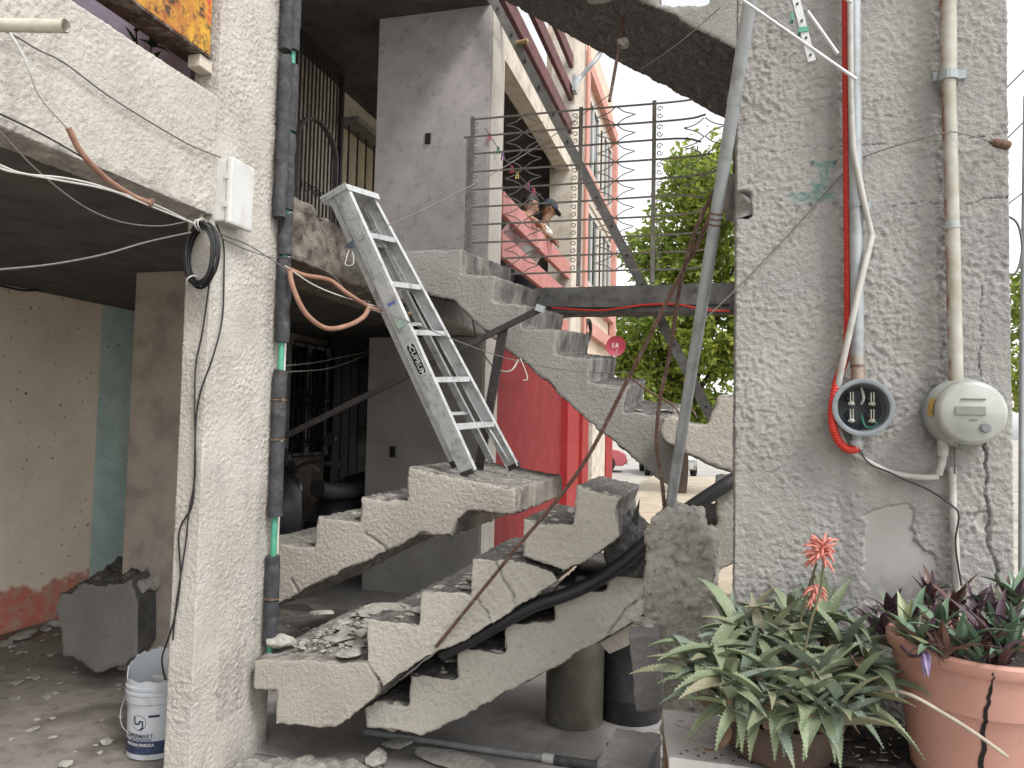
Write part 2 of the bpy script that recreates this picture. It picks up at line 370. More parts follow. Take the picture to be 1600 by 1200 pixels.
def fn_pillar(co):
    d = grain(co, .0046); A = co[:, [0, 2]]; mk = np.zeros((len(co), 3)); wob = .012*vnoise(co, 22, 9)+.008*vnoise(co, 70, 8)
    front = co[:, 1] < YP+.01
    Aw = A+np.stack([wob, .01*vnoise(co, 25, 5)], 1)
    for poly in ([(1352,800),(1395,788),(1425,787),(1425,825),(1436,850),(1455,865),(1462,900),(1440,935),(1348,945)], [(1522,804),(1546,800),(1544,848),(1536,842)]):
        m = in_poly(Aw, [pz(*q) for q in poly]) & front
        d = np.where(m, -.004+.0006*vnoise(co, 30, 3), d); mk[:, 0] = np.maximum(mk[:, 0], m*.8)
    m = in_poly(Aw, [pz(*q) for q in [(1262,252),(1306,250),(1303,264),(1289,272),(1291,298),(1308,305),(1306,318),(1238,316),(1233,302),(1270,298),(1275,268)]]) & front
    mk[:, 1] = m*.8; d = np.where(m, d*.5, d)
    for cr, wd in cracks:
        L = [pz(*q) for q in cr]; dd = dist_poly(A+np.stack([.005*vnoise(co, 60, 31), .005*vnoise(co, 60, 32)], 1), L)
        ins = (dd < wd) & front
        d = np.where(ins, d-np.minimum(.014, wd*2.6)*(1-dd/wd), d); mk[:, 2] = np.maximum(mk[:, 2], ins*.9)
    for hx, hy, r, dp in ((1156,318,.042,.05),(1160,330,.03,.04),(1268,257,.006,.012),(1305,254,.006,.012),(1266,320,.008,.012),(1305,318,.009,.012),(1244,329,.005,.01)):
        c = np.array(pz(hx, hy)); dd = np.linalg.norm(A-c, axis=1)+.01*vnoise(co, 40, 4)*(r > .02)
        ins = (dd < r) & front; d = np.where(ins, d-dp*(1-np.clip(dd/r, 0, 1)**2), d); mk[:, 2] = np.maximum(mk[:, 2], ins*.55)
    for ln, wd, a in (([(1470,0),(1472,300),(1476,590)], .022, .75), ([(1460,600),(1452,640),(1458,690)], .05, .6), ([(1318,0),(1322,560)], .03, .35), ([(1480,690),(1486,900)], .03, .3), ([(1400,930),(1330,905)], .08, .35)):  # shade beside pipes and meter painted in as dark strips, with grime
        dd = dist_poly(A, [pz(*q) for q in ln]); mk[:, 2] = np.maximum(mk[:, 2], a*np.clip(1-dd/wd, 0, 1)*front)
    # darker towards the bottom, broken up by noise
    mk[:, 2] = np.maximum(mk[:, 2], np.clip((1.05-co[:, 2])*1.2+.25*vnoise(co, 9, 12), 0, .6)*front)
    return d, mk
bld = thing('apartment_building', 'grey and salmon apartment building with open stairwell and damaged plaster', 'building', (-3.6, 5, 0))
zup = lambda a, b, s: np.stack([a, b, s], 1)
x0, x1 = PX(1150, 500, Y=YP).x, PX(1579, 500, Y=YP).x
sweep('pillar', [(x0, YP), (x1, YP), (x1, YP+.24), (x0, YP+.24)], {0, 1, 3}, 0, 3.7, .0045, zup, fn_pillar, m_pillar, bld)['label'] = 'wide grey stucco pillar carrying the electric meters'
def fn_col(co):
    d = grain(co, .0042, 21); mk = np.zeros((len(co), 3))
    # bare scraped patch low on the face, darker strip along the pipe, darker foot
    A = co[:, [1, 2]]; 
    c = np.array([3.2, .42]); e = np.abs(A-c)/np.array([.1, .16]); m = (e.max(1)+.35*vnoise(co, 25, 44) < 1) & (co[:, 0] > XF-.01)
    mk[:, 2] = np.maximum(mk[:, 2], m*.35); d = np.where(m, d*1.4, d)
    mk[:, 2] = np.maximum(mk[:, 2], .5*np.clip(1-np.abs(co[:, 1]-3.39)/.05, 0, 1)*(.6+.4*vnoise(co, 8, 45))*(co[:, 0] > XF-.02))
    mk[:, 2] = np.maximum(mk[:, 2], np.clip((.12-co[:, 2])*5+.3*vnoise(co, 14, 46), 0, .5))
    return d, mk
YC0, YC1 = 2.93, 3.52
sweep('column', [(XF, YC0), (XF, YC1), (XF-.13, YC1), (XF-.13, YC0)], {0, 3}, 0, 4.7, .006, zup, fn_col, m_cream, bld)['label'] = 'near cream stucco column beside the bucket'
beam = lambda a, b, s: np.stack([a, s, b], 1)
def fn_beam(co):
    d = grain(co, .0042, 51); mk = np.zeros((len(co), 3))
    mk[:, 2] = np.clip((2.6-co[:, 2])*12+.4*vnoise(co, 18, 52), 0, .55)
    e = co[:, 2] < 2.6; d = np.where(e, d+.008*vnoise(co, 16, 53), d)
    return d, mk
sweep('parapet_beam', [(XF-.004, 2.565), (XF-.004, 3.11), (XF-.17, 3.11), (XF-.17, 2.565)], {0, 3}, -.4, YC0+.004, .0065, beam, fn_beam, m_cream, bld)['label'] = 'rough cream parapet beam over the garage mouth'
# ------------------------------------------------------------------ floors, walls, inner columns
def part(name, a, b, mat, bevel=0, label=None, parent=bld):
    o = MB().box(a, b).build(name, mat, parent, bevel=bevel)
    if label: o['label'] = label
    return o
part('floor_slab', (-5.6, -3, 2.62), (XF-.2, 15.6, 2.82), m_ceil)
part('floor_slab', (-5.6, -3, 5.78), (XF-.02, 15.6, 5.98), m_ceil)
part('edge_beam', (XF-.2, 7.46, 2.5), (XF, 15.6, 2.86), m_creamp)
part('edge_beam', (XF-.2, 7.46, 5.45), (XF+.01, 15.6, 5.9), m_creamp)
def rough_plain(amp=.012, f=9, fine=.004, seed=3):
    def fn(co, no):
        d = amp*vnoise(co, f, seed)+amp*.5*vnoise(co, f*2.7, seed+1)+fine*vnoise(co, 55, seed+2); return co+no*d[:, None]
    return fn
remeshed(MB().box((XF-.42, 3.5, 2.50), (XF+.03, 5.3, 2.83)), .018, rough_plain(.035, 7, .006, 5), 'broken_slab_edge', M('broken_concrete', '#7a7268', '#5d564d', 16, .97, .01, 60, dirt='#37322d', dscale=20), bld)['label'] = 'broken floor slab edge with torn concrete'
remeshed(MB().box((XF-.42, 5.2, 2.5), (XF+.0, 7.0, 2.82)), .03, rough_plain(.008, 7, .004, 6), 'slab_edge', m_conc, bld)
part('hall_pier', (-3.42, 7.0, 2.825), (XF, 7.45, 5.78), m_flat, .008, 'pale grey pier on the upper floor with a switch hole')
part('hall_pier', (-3.42, 7.0, 0), (XF, 7.45, 2.5), M('grey_plaster', '#a3a19d', '#93918d', 3, .9, .003, 80, dirt='#5f6b6e', dscale=5, damt=(.58, .75), speck=('#4c4846', 50)), .008, 'grey lower pier with blue paint smears')
part('pier_side', (XF+.002, 7.01, 0), (XF+.02, 7.44, 2.5), m_cream); part('pier_side', (XF+.002, 7.01, 2.83), (XF+.02, 7.44, 5.9), m_cream)
for (cx, cy) in ((669, 217), (614, 706)):
    p = PX(cx, cy, Y=7.0); b = MB().box((p.x-.03, 6.985, p.z-.055), (p.x+.03, 6.999, p.z+.055)).build('switch_box', m_steel, bld, bevel=.006)
    MB().box((p.x-.022, 6.98, p.z-.045), (p.x+.022, 6.986, p.z+.045)).build('hole', M('hole_dark', '#151413', '#1f1d1b'), b)  # dark plate standing in for the shade inside the hole
def garage_wall_mat():
    s = NM('garage_wall_paint'); x, y, z = s.sep(s.co.outputs['Position'])
    c = s.mix(s.ramp(s.noise(3, 5), .35, .65), '#e8dac8', '#dccdb9'); c = s.mix(s.ramp(s.noise(7, 8, .7), .55, .75, 0, .5), c, '#e2d5c5')
    zz = s.math('ADD', z, s.math('MULTIPLY', s.noise(4, 5, .6), .35)); pk = s.ramp(zz, .46, .5, 1, 0)
    c = s.mix(pk, c, s.mix(s.ramp(s.noise(10, 4), .4, .7), '#c97563', '#b59a88'))
    c = s.mix(s.ramp(y, 5.44, 5.445, 0, 1), c, s.mix(s.ramp(s.noise(5), .4, .6), '#b9cdc6', '#abc0b8'))
    c = s.mix(s.ramp(s.noise(24, 3, .5), .68, .72, 0, .8), c, '#4e4338'); s.col(c); s.rough(.92)
    st = s.n('ShaderNodeMapping'); st.inputs['Scale'].default_value = (8, 8, 60); s.l(s.co.outputs['Position'], st.inputs[0])
    s.bump(s.noise(1, 5, .6, st.outputs[0]), .004); return s.m
part('garage_wall', (-5.4, -3, .0), (-5.2, 6.2, 2.62), garage_wall_mat(), 0, 'beige garage wall with salmon skirting paint and a teal strip')
part('inner_column', (-3.80, 4.25, 0), (-3.05, 4.6, 2.62), m_taupe, .006, 'brown taupe column inside the garage')
part('partition', (-5.2, 6.0, 0), (-4.25, 6.15, 2.62), m_taupe)
XH = -4.6
for z0, z1 in ((0, 2.62), (2.82, 5.78)):
    part('hall_wall', (XH-.2, 6.15, z0), (XH, 15.5, z1), M('hall_wall_paint', '#d2c9b8', '#c5bcaa', 4, .9, .003, 60, dirt='#776d5e', dscale=5))
part('back_wall', (-5.2, 11.3, 2.82), (XF-.25, 11.5, 5.78), m_dconc)  # upper floor only; unseen ground floor end left open to let daylight into the hall
# rooms above the parapet
part('upper_wall', (-3.6, -3, 2.82), (-3.45, 3.3, 5.78), m_ochre, 0, 'ochre wall above the parapet')
part('upper_wall', (-3.45, 3.0, 2.82), (XF-.21, 3.2, 5.78), m_lilac, 0, 'lilac wall above the parapet')
# lower window with iron scroll grille, door and side window (on the hall wall, facing the stairwell)
def scroll(mb, c, r, u, v, s=1, rad=.006, turns=1.4):
    pts = []
    for k in range(18):
        t = k/17; a = t*turns*2*math.pi; q = r*(1-.75*t)
        pts.append(Vector(c)+Vector(u)*(q*math.cos(a)*s)+Vector(v)*(q*math.sin(a)))
    mb.tube(pts, rad, 5)
def hall_rect(px0, px1, yt, yb, X=XH):
    a = PX(px0, yt, X=X); b = PX(px1, yb, X=X); return a.y, b.y, b.z, a.z
def window(y0, y1, z0, z1, X, label=None, n=2, curtain=None):
    wn = MB().box((X+.002, y0, z0), (X+.02, y1, z1)).build('window', m_glass if not curtain else curtain, bld)
    if label: wn['label'] = label
    fr = MB(); t = .05
    fr.box((X+.02, y0, z0), (X+.05, y0+t, z1)); fr.box((X+.02, y1-t, z0), (X+.05, y1, z1)); fr.box((X+.02, y0+t, z0), (X+.05, y1-t, z0+t)); fr.box((X+.02, y0+t, z1-t), (X+.05, y1-t, z1))
    for k in range(1, n): ym = y0+(y1-y0)*k/n; fr.box((X+.02, ym-t/2, z0+t), (X+.05, ym+t/2, z1-t))
    fr.build('frame', m_white, wn)
    gr = MB(); X2 = X+.10; m = n*2
    for k in range(m+1):
        y = y0+.02+(y1-y0-.04)*k/m; gr.box((X2, y-.007, z0), (X2+.014, y+.007, z1))
    for z in (z0+.02, z1-.02): gr.box((X2-.002, y0, z-.008), (X2+.016, y1, z+.008))
    for k in range(m):
        y = y0+.02+(y1-y0-.04)*(k+.5)/m; w_ = (y1-y0)/m*.26
        for f in (.12, .45, .55, .88):
            z = z0+(z1-z0)*f
            scroll(gr, (X2+.007, y-w_*.5, z), w_, (0, 1, 0), (0, 0, 1 if f < .5 else -1)); scroll(gr, (X2+.007, y+w_*.5, z), w_, (0, -1, 0), (0, 0, 1 if f < .5 else -1))
        gr.bar((X2+.007, y, z0+(z1-z0)*.15), (X2+.007, y, z0+(z1-z0)*.42), .02, .012); gr.bar((X2+.007, y, z0+(z1-z0)*.58), (X2+.007, y, z0+(z1-z0)*.85), .02, .012)
    for y in (y0+.04, y1-.04):
        for z in (z0+.1, z1-.1): gr.box((X+.04, y-.006, z-.006), (X2+.004, y+.006, z+.006))
    gr.build('grille', m_steel, wn); return wn
a = hall_rect(447, 506, 530, 712); window(a[0], a[1], a[2], a[3], XH, 'white framed ground floor window behind iron scrolls')
a = hall_rect(512, 562, 532, 842); dr = MB().box((XH+.002, a[0], .0), (XH+.05, a[1], a[3])).build('door', m_steel, bld); dr['label'] = 'dark metal door behind the motorcycle'
md = MB()
for k in range(4): md.box((XH+.05, a[0]+.06+k*(a[1]-a[0]-.1)/4, .15), (XH+.062, a[0]+.03+(k+1)*(a[1]-a[0]-.1)/4, a[3]-.1))
md.build('moulding', M('door_panel', '#33312f', '#2a2826', 9, .5), dr)
a = hall_rect(566, 600, 545, 690); window(a[0], a[1], a[2], a[3], XH, 'narrow ground floor window with red curtain', 1, M('red_curtain', '#7c3d33', '#683027', 20, .9))
# upper gate: bars, arch
gt = MB(); ga = PX(452, 60, X=XH+.35); gb = PX(527, 300, X=XH+.35); XG = XH+.35; zt = 5.7
for k in range(15):
    y = ga.y+(gb.y-ga.y)*k/14; gt.box((XG-.008, y-.008, 2.85), (XG+.008, y+.008, zt))
gate = MB().box((XG-.025, gb.y, 2.82), (XG+.025, gb.y+.05, zt)).box((XG-.025, ga.y-.05, 2.82), (XG+.025, ga.y, zt)).box((XG-.024, ga.y, 5.6), (XG+.024, gb.y, zt)).build('gate', m_steel, bld); gate['label'] = 'arched iron gate on the upper floor'
gt.build('bars', m_steel, gate)
ar = MB(); cy = (PX(463, 200, X=XG).y+PX(524, 200, X=XG).y)/2; rr = (PX(524, 200, X=XG).y-PX(463, 200, X=XG).y)/2; zs = PX(463, 215, X=XG).z
pp = [V(XG+.02, cy-rr, 2.85)]+[V(XG+.02, cy-rr*math.cos(math.pi*k/16), zs+rr*.8*math.sin(math.pi*k/16)) for k in range(17)]+[V(XG+.02, cy+rr, 2.85)]
for p, q in zip(pp[:-1], pp[1:]): ar.bar(p, q, .03, .06, (1, 0, 0))
ar.build('arch', M('grey_iron', '#6b6864', '#5b5854', 12, .6), gate)
for k in range(5):
    for j in range(3):
        sc = MB(); scroll(sc, (XG+.012, cy-rr+(k+.5)*2*rr/5, 3.4+.35*j), .07, (0, 1, 0), (0, 0, 1), 1 if k % 2 else -1); sc.build('scroll', m_steel, gate)
a = hall_rect(531, 582, 200, 330); d2 = MB().box((XH+.002, a[0], 2.83), (XH+.05, a[1]+.2, a[3])).build('door', M('cream_door', '#b9ad8f', '#a89c7e', 6, .6), bld); d2['label'] = 'cream panelled door on the upper floor'
mm = MB()
for k in range(6): y = a[0]+(a[1]+.2-a[0])*k/5; mm.box((XH+.12, y-.009, 2.83), (XH+.138, y+.009, a[3]+.1))
mm.build('security_bars', m_steel, d2)
MB().box((XH+.0, a[0]-.1, a[3]+.02), (XH+.3, a[1]+.3, a[3]+.09)).build('lintel', m_conc, d2)
# next bay: salmon parapet boards on both floors, red ground floor wall, far bays
for z0, z1 in ((3.82, 4.06), (3.38, 3.62), (2.95, 3.18)):
    o = MB().box((XF-.03, 7.47, z0), (XF+.03, 11.0, z1)).build('parapet_board', m_pink, bld, bevel=.006)
for z0, z1 in ((6.0, 6.2), (6.5, 6.7), (7.0, 7.2)):
    MB().box((XF-.03, 7.2, z0), (XF+.03, 11.0, z1)).build('parapet_board', m_pink_shaded, bld, bevel=.006)
part('column', (XF-.3, 11.0, 2.5), (XF+.06, 11.9, 8.4), m_creamp, .01, 'tall cream column beyond the salmon boards')
part('column', (XF-.3, 11.0, 0), (XF+.05, 11.9, 2.5), m_brightred, .01)
part('red_wall', (XF-.2, 7.46, 0), (XF-.05, 11.0, 2.5), m_red, 0, 'deep red ground floor wall')
part('pilaster', (XF-.2, 11.95, 0), (XF+.1, 12.5, 2.5), m_brightred, .01); part('pilaster', (XF-.2, 12.55, 0), (XF+.02, 13.1, 2.5), m_conc, .01)
part('pilaster', (XF-.2, 13.15, 0), (XF+.06, 14.6, 2.5), m_creamp, .01); part('pilaster', (XF-.2, 14.65, 0), (XF+.08, 15.5, 2.5), m_brightred, .01)
part('far_wall', (XF-.6, 11.95, 2.87), (XF-.02, 15.6, 8.4), m_peach)
for z in (4.0, 5.9): 
    for y0, y1 in ((12.3, 13.5), (14.0, 15.1)):
        wn = MB().box((XF-.018, y0, z), (XF+.01, y1, z+1.3)).build('window', m_glass, bld)
        f = MB().box((XF+.01, y0, z), (XF+.04, y0+.06, z+1.3)).box((XF+.01, y1-.06, z), (XF+.04, y1, z+1.3)).box((XF+.01, y0+.06, z+1.24), (XF+.04, y1-.06, z+1.3)).box((XF+.01, y0+.06, z), (XF+.06, y1-.06, z+.06)).box((XF+.01, (y0+y1)/2-.03, z+.06), (XF+.035, (y0+y1)/2+.03, z+1.24)); f.build('frame', m_white, wn)
for z in (3.2, 3.75, 5.66, 7.5): part('trim_band', (XF-.019, 11.95, z), (XF+.09, 15.58, z+.22), m_rose)
part('trim_post', (XF-.0, 11.96, 3.44), (XF+.1, 12.15, 7.4), m_rose); part('trim_post', (XF-.0, 15.3, 3.44), (XF+.1, 15.58, 7.4), m_rose)
MB().tube([(XF+.12, 11.8, 2.6), (XF+.12, 11.8, 8.3)], .03, 8).build('downpipe', m_rose, bld, True)
# landing beam and pier behind the pillar
def fn_lb(co, no):
    d = .004*vnoise(co, 50, 3)+.006*vnoise(co, 9, 4); bot = np.clip((2.62-co[:, 2])*10, 0, 1); d = d+bot*.02*vnoise(co, 13, 6); return co+no*d[:, None]
a = PX(815, 437, Y=6.27); 
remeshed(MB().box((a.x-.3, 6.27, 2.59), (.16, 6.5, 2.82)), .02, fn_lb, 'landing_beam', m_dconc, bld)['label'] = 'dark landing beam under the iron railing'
part('rear_pier', (.12, 6.1, 0), (.7, 6.55, 7), m_conc, .01); part('rear_pier', (.06, 4.9, 3.7), (.5, 6.3, 4.05), m_dconc, .01)
# ------------------------------------------------------------------ stairs
m_st = stair_mat('stair_plaster', '#c6c1b6', '#b9b4a9', '#75726e', '#9b9790', '#55524e')
m_st2 = stair_mat('stair_plaster_shaded', '#9a9791', '#8d8a84', '#6e6b67', '#9b9791', '#4e4b48')  # same plaster on the hanging flights, their shade put into the colour
m_st3 = stair_mat('stair_plaster_warm', '#b8b1a7', '#aaa399', '#96928b', '#b0a89e', '#5e5954')
_sd = [100]
def flight(name, label, poly, Y, vec, mat, voxel=.011, gr=.0032, chip=.012, parent=None, topfn=None, cracks=()):
    _sd[0] += 10; sd = _sd[0]
    mb = MB().prism([PX(x, y, Y=Y) for x, y in poly], vec)
    def fn(co, no):
        side = np.clip((np.abs(no[:, 1])-.5)*3, 0, 1)
        d = side*stipple(co, gr*1.2, sd) + .003*pnoise(co, 5, sd+2)
        d += (1-side)*(.003*pnoise(co, 28, sd+3)+.0025*pnoise(co, 75, sd+7))
        up = np.clip((no[:, 2]-.6)*3, 0, 1); d += up*(.007*pnoise(co, 20, sd+4)+.005*pnoise(co, 60, sd+5))
        edge = 1-np.abs(no).max(1); d -= chip*np.clip(edge*5, 0, 1)*(np.clip(pnoise(co, 9, sd+6)-.05, 0, 1)*3.2+.5*np.clip(pnoise(co, 38, sd+9), 0, 1))
        dn = np.clip((-no[:, 2]-.3)*2, 0, 1); d += dn*(.006*pnoise(co, 12, sd+8)+.006*pnoise(co, 34, sd+11))
        for ln, wd in cracks:
            L = [(p.x, p.z) for p in (PX(x, y, Y=Y) for x, y in ln)]; dd = dist_poly(co[:, [0, 2]]+np.stack([.008*pnoise(co, 40, sd+12), .008*pnoise(co, 40, sd+13)], 1), L)
            d = np.where((dd < wd) & (co[:, 1] < Y+.03), d-.022*(1-dd/wd), d)
        co = co+no*d[:, None]
        return topfn(co, no) if topfn else co
    o = remeshed(mb, voxel, fn, name, mat, parent)
    if label: tag(o, label, 'stairs', 'concrete stair flights')
    return o
YA, YA2, YA3, YB = 3.34, 3.47, 4.2, 5.0
pB = [(600,392),(723,389),(721,428),(775,431),(769,470),(823,477),(817,512),(872,515),(867,553),(923,560),(919,598),(980,603),(973,643),(1050,650),(1070,700),(1047,764),(917,658),(850,594),(800,554),(756,516),(704,468),(665,460),(600,452)]
flight('stair_flight', 'grey stair flight still hanging from the upper landing beside the iron railing', pB, YB, (0, 1.27, .12), m_st2, .011)
pC = [(1034,652),(1052,648),(1075,660),(1104,664),(1121,617),(1200,614),(1200,760),(1110,727),(1062,705),(1040,694),(1030,680)]
flight('landing_fragment', None, pC, 4.55, (0, .8, 0), m_st3, .012); tag(bpy.data.objects['landing_fragment'], 'pale broken landing fragment wedged against the wide grey pillar', 'concrete')
pT = [(700,-152),(1003,2),(1103,53),(1190,97),(1190,-10),(1110,-12),(1108,8),(1030,8),(1028,-40),(960,-80),(958,-120),(900,-160),(898,-200),(800,-250),(700,-300)]
flight('stair_flight', 'dark underside of the topmost stair flight overhead', pT, YB, (0, 1.27, 0), m_st2, .016)
pL = [(396,1031),(480,1031),(573,1037),(592,1067),(588,1088),(560,1112),(521,1139),(431,1131),(432,1081),(393,1077)]
flight('landing_slab', None, pL, YA-.02, (0, 1.15, .02), m_st3, .009, .002); tag(bpy.data.objects['landing_slab'], 'tilted bottom landing slab strewn with rubble beside cream column', 'concrete')
pA = [(573,966),(655,977),(656,922),(736,928),(738,871),(819,878),(861,892),(873,906),(798,957),(729,1000),(676,1020),(623,1054),(598,1078),(592,1064),(575,1036)]
flight('stair_flight', 'cracked pale stair flight leaning down onto the rubble covered landing slab', pA, YA, (0, .72, 0), m_st, .0072, .0036, cracks=[([(775,880),(784,905),(800,925),(803,945)], .0065), ([(745,935),(760,955),(765,968)], .004)])
pAt = [(818,811),(896,821),(901,757),(917,762),(973,775),(965,800),(968,840),(947,858),(880,896),(861,884),(818,871)]
flight('stair_fragment', None, pAt, YA-.015, (0, .72, 0), m_st, .0075, .0036); tag(bpy.data.objects['stair_fragment'], 'pale broken top step block with charred right side', 'concrete')
pA2 = [(569,1107),(592,1094),(639,1103),(640,1053),(713,1060),(714,1012),(788,1018),(788,975),(866,971),(866,916),(947,924),(947,864),(1012,868),(1014,820),(1120,822),(1116,763),(1200,760),(1200,860),(1120,895),(1008,960),(935,1005),(861,1047),(785,1085),(711,1129),(680,1141),(657,1151),(572,1137)]
flight('stair_flight', 'lowest pale stair flight lying under the cracked one behind black hose', pA2, YA2, (0, 1.05, 0), m_st, .0085, .0036, cracks=[([(1010,930),(985,945),(950,990)], .005)])
pA3 = [(400,845),(491,857),(495,808),(561,815),(564,776),(634,783),(638,729),(690,742),(805,763),(806,805),(780,803),(731,798),(716,812),(706,838),(658,834),(603,863),(522,899),(400,962)]
flight('stair_flight', 'fallen stair flight with landing top carrying the aluminium stepladder', pA3, YA3, (0, 1.3, 0), m_st3, .0085, .0036, cracks=[([(570,833),(588,845),(600,853),(606,868)], .007), ([(455,905),(466,925)], .005)])
# dark gully of broken concrete between the top block and the stub
m_char = M('charred_concrete', '#4a4947', '#333231', 18, .95, .012, 60, dirt='#6e6c69', dscale=30)
pG = [(960,790),(990,830),(1012,850),(1018,820),(1042,800),(1048,875),(1010,905),(947,900),(940,850)]
flight('concrete_fragment', None, pG, YA+.1, (0, .5, .0), m_char, .014, .002, .02); tag(bpy.data.objects['concrete_fragment'], 'charred jagged concrete lump between pale block and broken post', 'concrete')
# splinters standing on it
for px, tip, nm in (((985,845), (1000,778), 'splinter'), ((975,815), (985,795), 'splinter')):
    a = PX(*px, Y=YA+.3); b = PX(*tip, Y=YA+.3)
    mb = MB(); mb.add([a+V(-.03, 0, 0), a+V(.03, -.01, 0), a+V(0, .02, 0), b], [(0, 1, 2), (0, 1, 3), (1, 2, 3), (2, 0, 3)])
    o = mb.build('slate_splinter', m_char); tag(o, 'dark pointed splinter standing up from charred concrete', 'rubble', 'splinters in the charred concrete')
# broken post (newel) with the steel pipe rising from it
pS = [(1022,812),(1042,795),(1068,798),(1094,803),(1098,836),(1113,840),(1121,884),(1117,950),(1112,1020),(1112,1290),(1034,1290),(1040,1060),(1026,992),(1009,966),(1012,900),(1009,836)]
def fn_stub(co, no):
    d = .022*pnoise(co, 8, 301)+.016*np.abs(pnoise(co, 19, 302))+.009*pnoise(co, 45, 303)+.005*pnoise(co, 95, 304); return co+no*d[:, None]
YS = 3.02
o = remeshed(MB().prism([PX(x, y, Y=YS) for x, y in pS], (0, .26, 0)), .008, fn_stub, 'broken_post', M('crumbling_concrete', '#b8b4aa', '#a39f96', 20, .97, .012, 90, dirt='#6b675f', dscale=26, damt=(.54, .72)))
tag(o, 'crumbling concrete post stump with a steel pipe rising from it', 'concrete')
# ------------------------------------------------------------------ rubble
def rock_mesh(seed, n=2, flat=.6):
    bm = bmesh.new(); bmesh.ops.create_icosphere(bm, subdivisions=n, radius=.5)
    rs = np.random.RandomState(seed); co = np.array([tuple(v.co) for v in bm.verts])
    for k in range(13):
        nrm = rs.normal(size=3); nrm /= np.linalg.norm(nrm); h = .2+.16*rs.rand(); dd = co@nrm; co = co-np.outer(np.clip(dd-h, 0, None)*1.0, nrm)
    co = co*(1+.1*pnoise(co, 3, seed)+.1*pnoise(co, 9, seed+1))[:, None]*1.35; co[:, 2] *= flat
    for v, c in zip(bm.verts, co): v.co = c
    me = bpy.data.meshes.new('rubble'); bm.to_mesh(me); bm.free(); return me
m_rub = M('rubble_concrete', '#aca89f', '#97938a', 25, .97, .008, 90, dirt='#6f6b66', dscale=30)
RK = [rock_mesh(s, 3, f) for s, f in ((1, .5), (2, .35), (3, .6), (4, .3), (5, .45), (6, .55))]
for m in RK: m.materials.append(m_rub)
CR_V, CR_F = {}, {}
def crumb(p, size, k, rz, key):
    me = RK[k % len(RK)]; c, s_ = math.cos(rz), math.sin(rz); V_ = CR_V.setdefault(key, []); F_ = CR_F.setdefault(key, []); n = len(V_)
    for v in LOW[k % len(LOW)][0]: V_.append((p[0]+(v[0]*size[0]*c-v[1]*size[1]*s_), p[1]+(v[0]*size[0]*s_+v[1]*size[1]*c), p[2]+(v[2]+.12)*size[2]))
    for f in LOW[k % len(LOW)][1]: F_.append(tuple(i+n for i in f))
LOW = []
for q in range(6):
    m_ = rock_mesh(20+q, 1, .5); LOW.append(([tuple(v.co) for v in m_.vertices], [tuple(f.vertices) for f in m_.polygons])); bpy.data.meshes.remove(m_)
def rock(p, size, k, rz, label, group='rubble on the broken stairs', name='rubble_chunk', tilt=0., cat='rubble'):
    if max(size) < .062 and group: return crumb(p, size, k, rz, group)
    o = bpy.data.objects.new(name, RK[k % len(RK)]); zmin = min(v.co.z for v in RK[k % len(RK)].vertices)*size[2]
    o.location = Vector(p)+V(0, 0, -zmin*.85); o.scale = size; o.rotation_euler = (tilt, tilt*.5, rz); COL.objects.link(o); return tag(o, label, cat, group)
zL = PX(480, 1031, Y=YA).z+.01
rock(PX(436, 1012, Y=YA+.12), (.18, .15, .13), 2, .4, 'rounded rubble lump sitting at the outer corner of the bottom landing slab', group=None)
rock(PX(612, 955, Y=YA+.25), (.26, .2, .11), 3, .2, 'flat plaster flake lying on the lowest visible step of the cracked flight', group=None)
L1 = 'grey rubble chip scattered over the bottom landing slab'
rs = random.Random(11)
for k in range(260):
    x = rs.uniform(-2.05, -1.62); y = rs.uniform(YA+.08, YA+1.0); s = rs.choice([.015, .02, .02, .025, .03, .03, .04, .04, .05, .05, .09]); rock((x, y, zL+.01), (s, s*rs.uniform(.6, 1), s*rs.uniform(.4, .9)), k, rs.uniform(0, 6), L1)
for k, (px, yy, s) in enumerate(((528, 1000, .16), (548, 1026, .15), (540, 985, .11), (500, 960, .12))): rock(PX(px, yy, Z=zL+.02), (s, s*.8, s*.4), k+1, k*1.3, L1)
L2 = 'loose grey rubble crumb on a broken step'
for k in range(260):
    poly, Yy = rs.choice([((573, 655, 972), YA), ((656, 736, 926), YA), ((738, 818, 876), YA), ((818, 896, 817), YA), ((640, 713, 1058), YA2), ((866, 947, 921), YA2), ((565, 632, 782), YA3), ((497, 560, 812), YA3)]), 0
    (a, b, yy), Yy = poly; p = PX(rs.uniform(a+6, b-6), yy, Y=Yy); p.y += rs.uniform(.06, .55); s = rs.choice([.012, .015, .02, .025, .03, .04, .05, .05, .08]); rock(p, (s, s*rs.uniform(.6, 1), s*rs.uniform(.4, .8)), k, rs.uniform(0, 6), L2)
for k in range(16):
    p = PX(rs.uniform(985, 1060), 650, Y=YB); p.y += rs.uniform(.1, 1.0); s = rs.choice([.05, .07, .1, .14]); rock(p+V(0, 0, .03), (s, s*.8, s*.5), k, rs.uniform(0, 6), 'dark rubble on the lowest tread of the hanging flight', 'rubble at the foot of the hanging flight')
L3 = 'small rubble stone on the dusty paving before the stairs'
for k in range(1100):
    p = V(rs.uniform(-2.15, -.2), rs.uniform(2.6, 3.45), .004)
    if p.x > -1.0 and p.y > 3.2: continue
    s = rs.choice([.015, .02, .03, .04, .05, .09] if rs.random() < .35 else [.008, .012, .018]); rock(p, (s*1.2, s, s*.7), k, rs.uniform(0, 6), L3, 'rubble on the paving')
rock(PX(622, 1165, Z=.02), (.16, .12, .08), 1, .3, L3, 'rubble on the paving'); rock(PX(585, 1195, Z=.02), (.12, .2, .12), 2, .3, L3, 'rubble on the paving'); rock(PX(720, 1190, Z=.02), (.5, .16, .06), 3, -.25, 'long cement crust slab lying on paving before the grey water pipe', None)
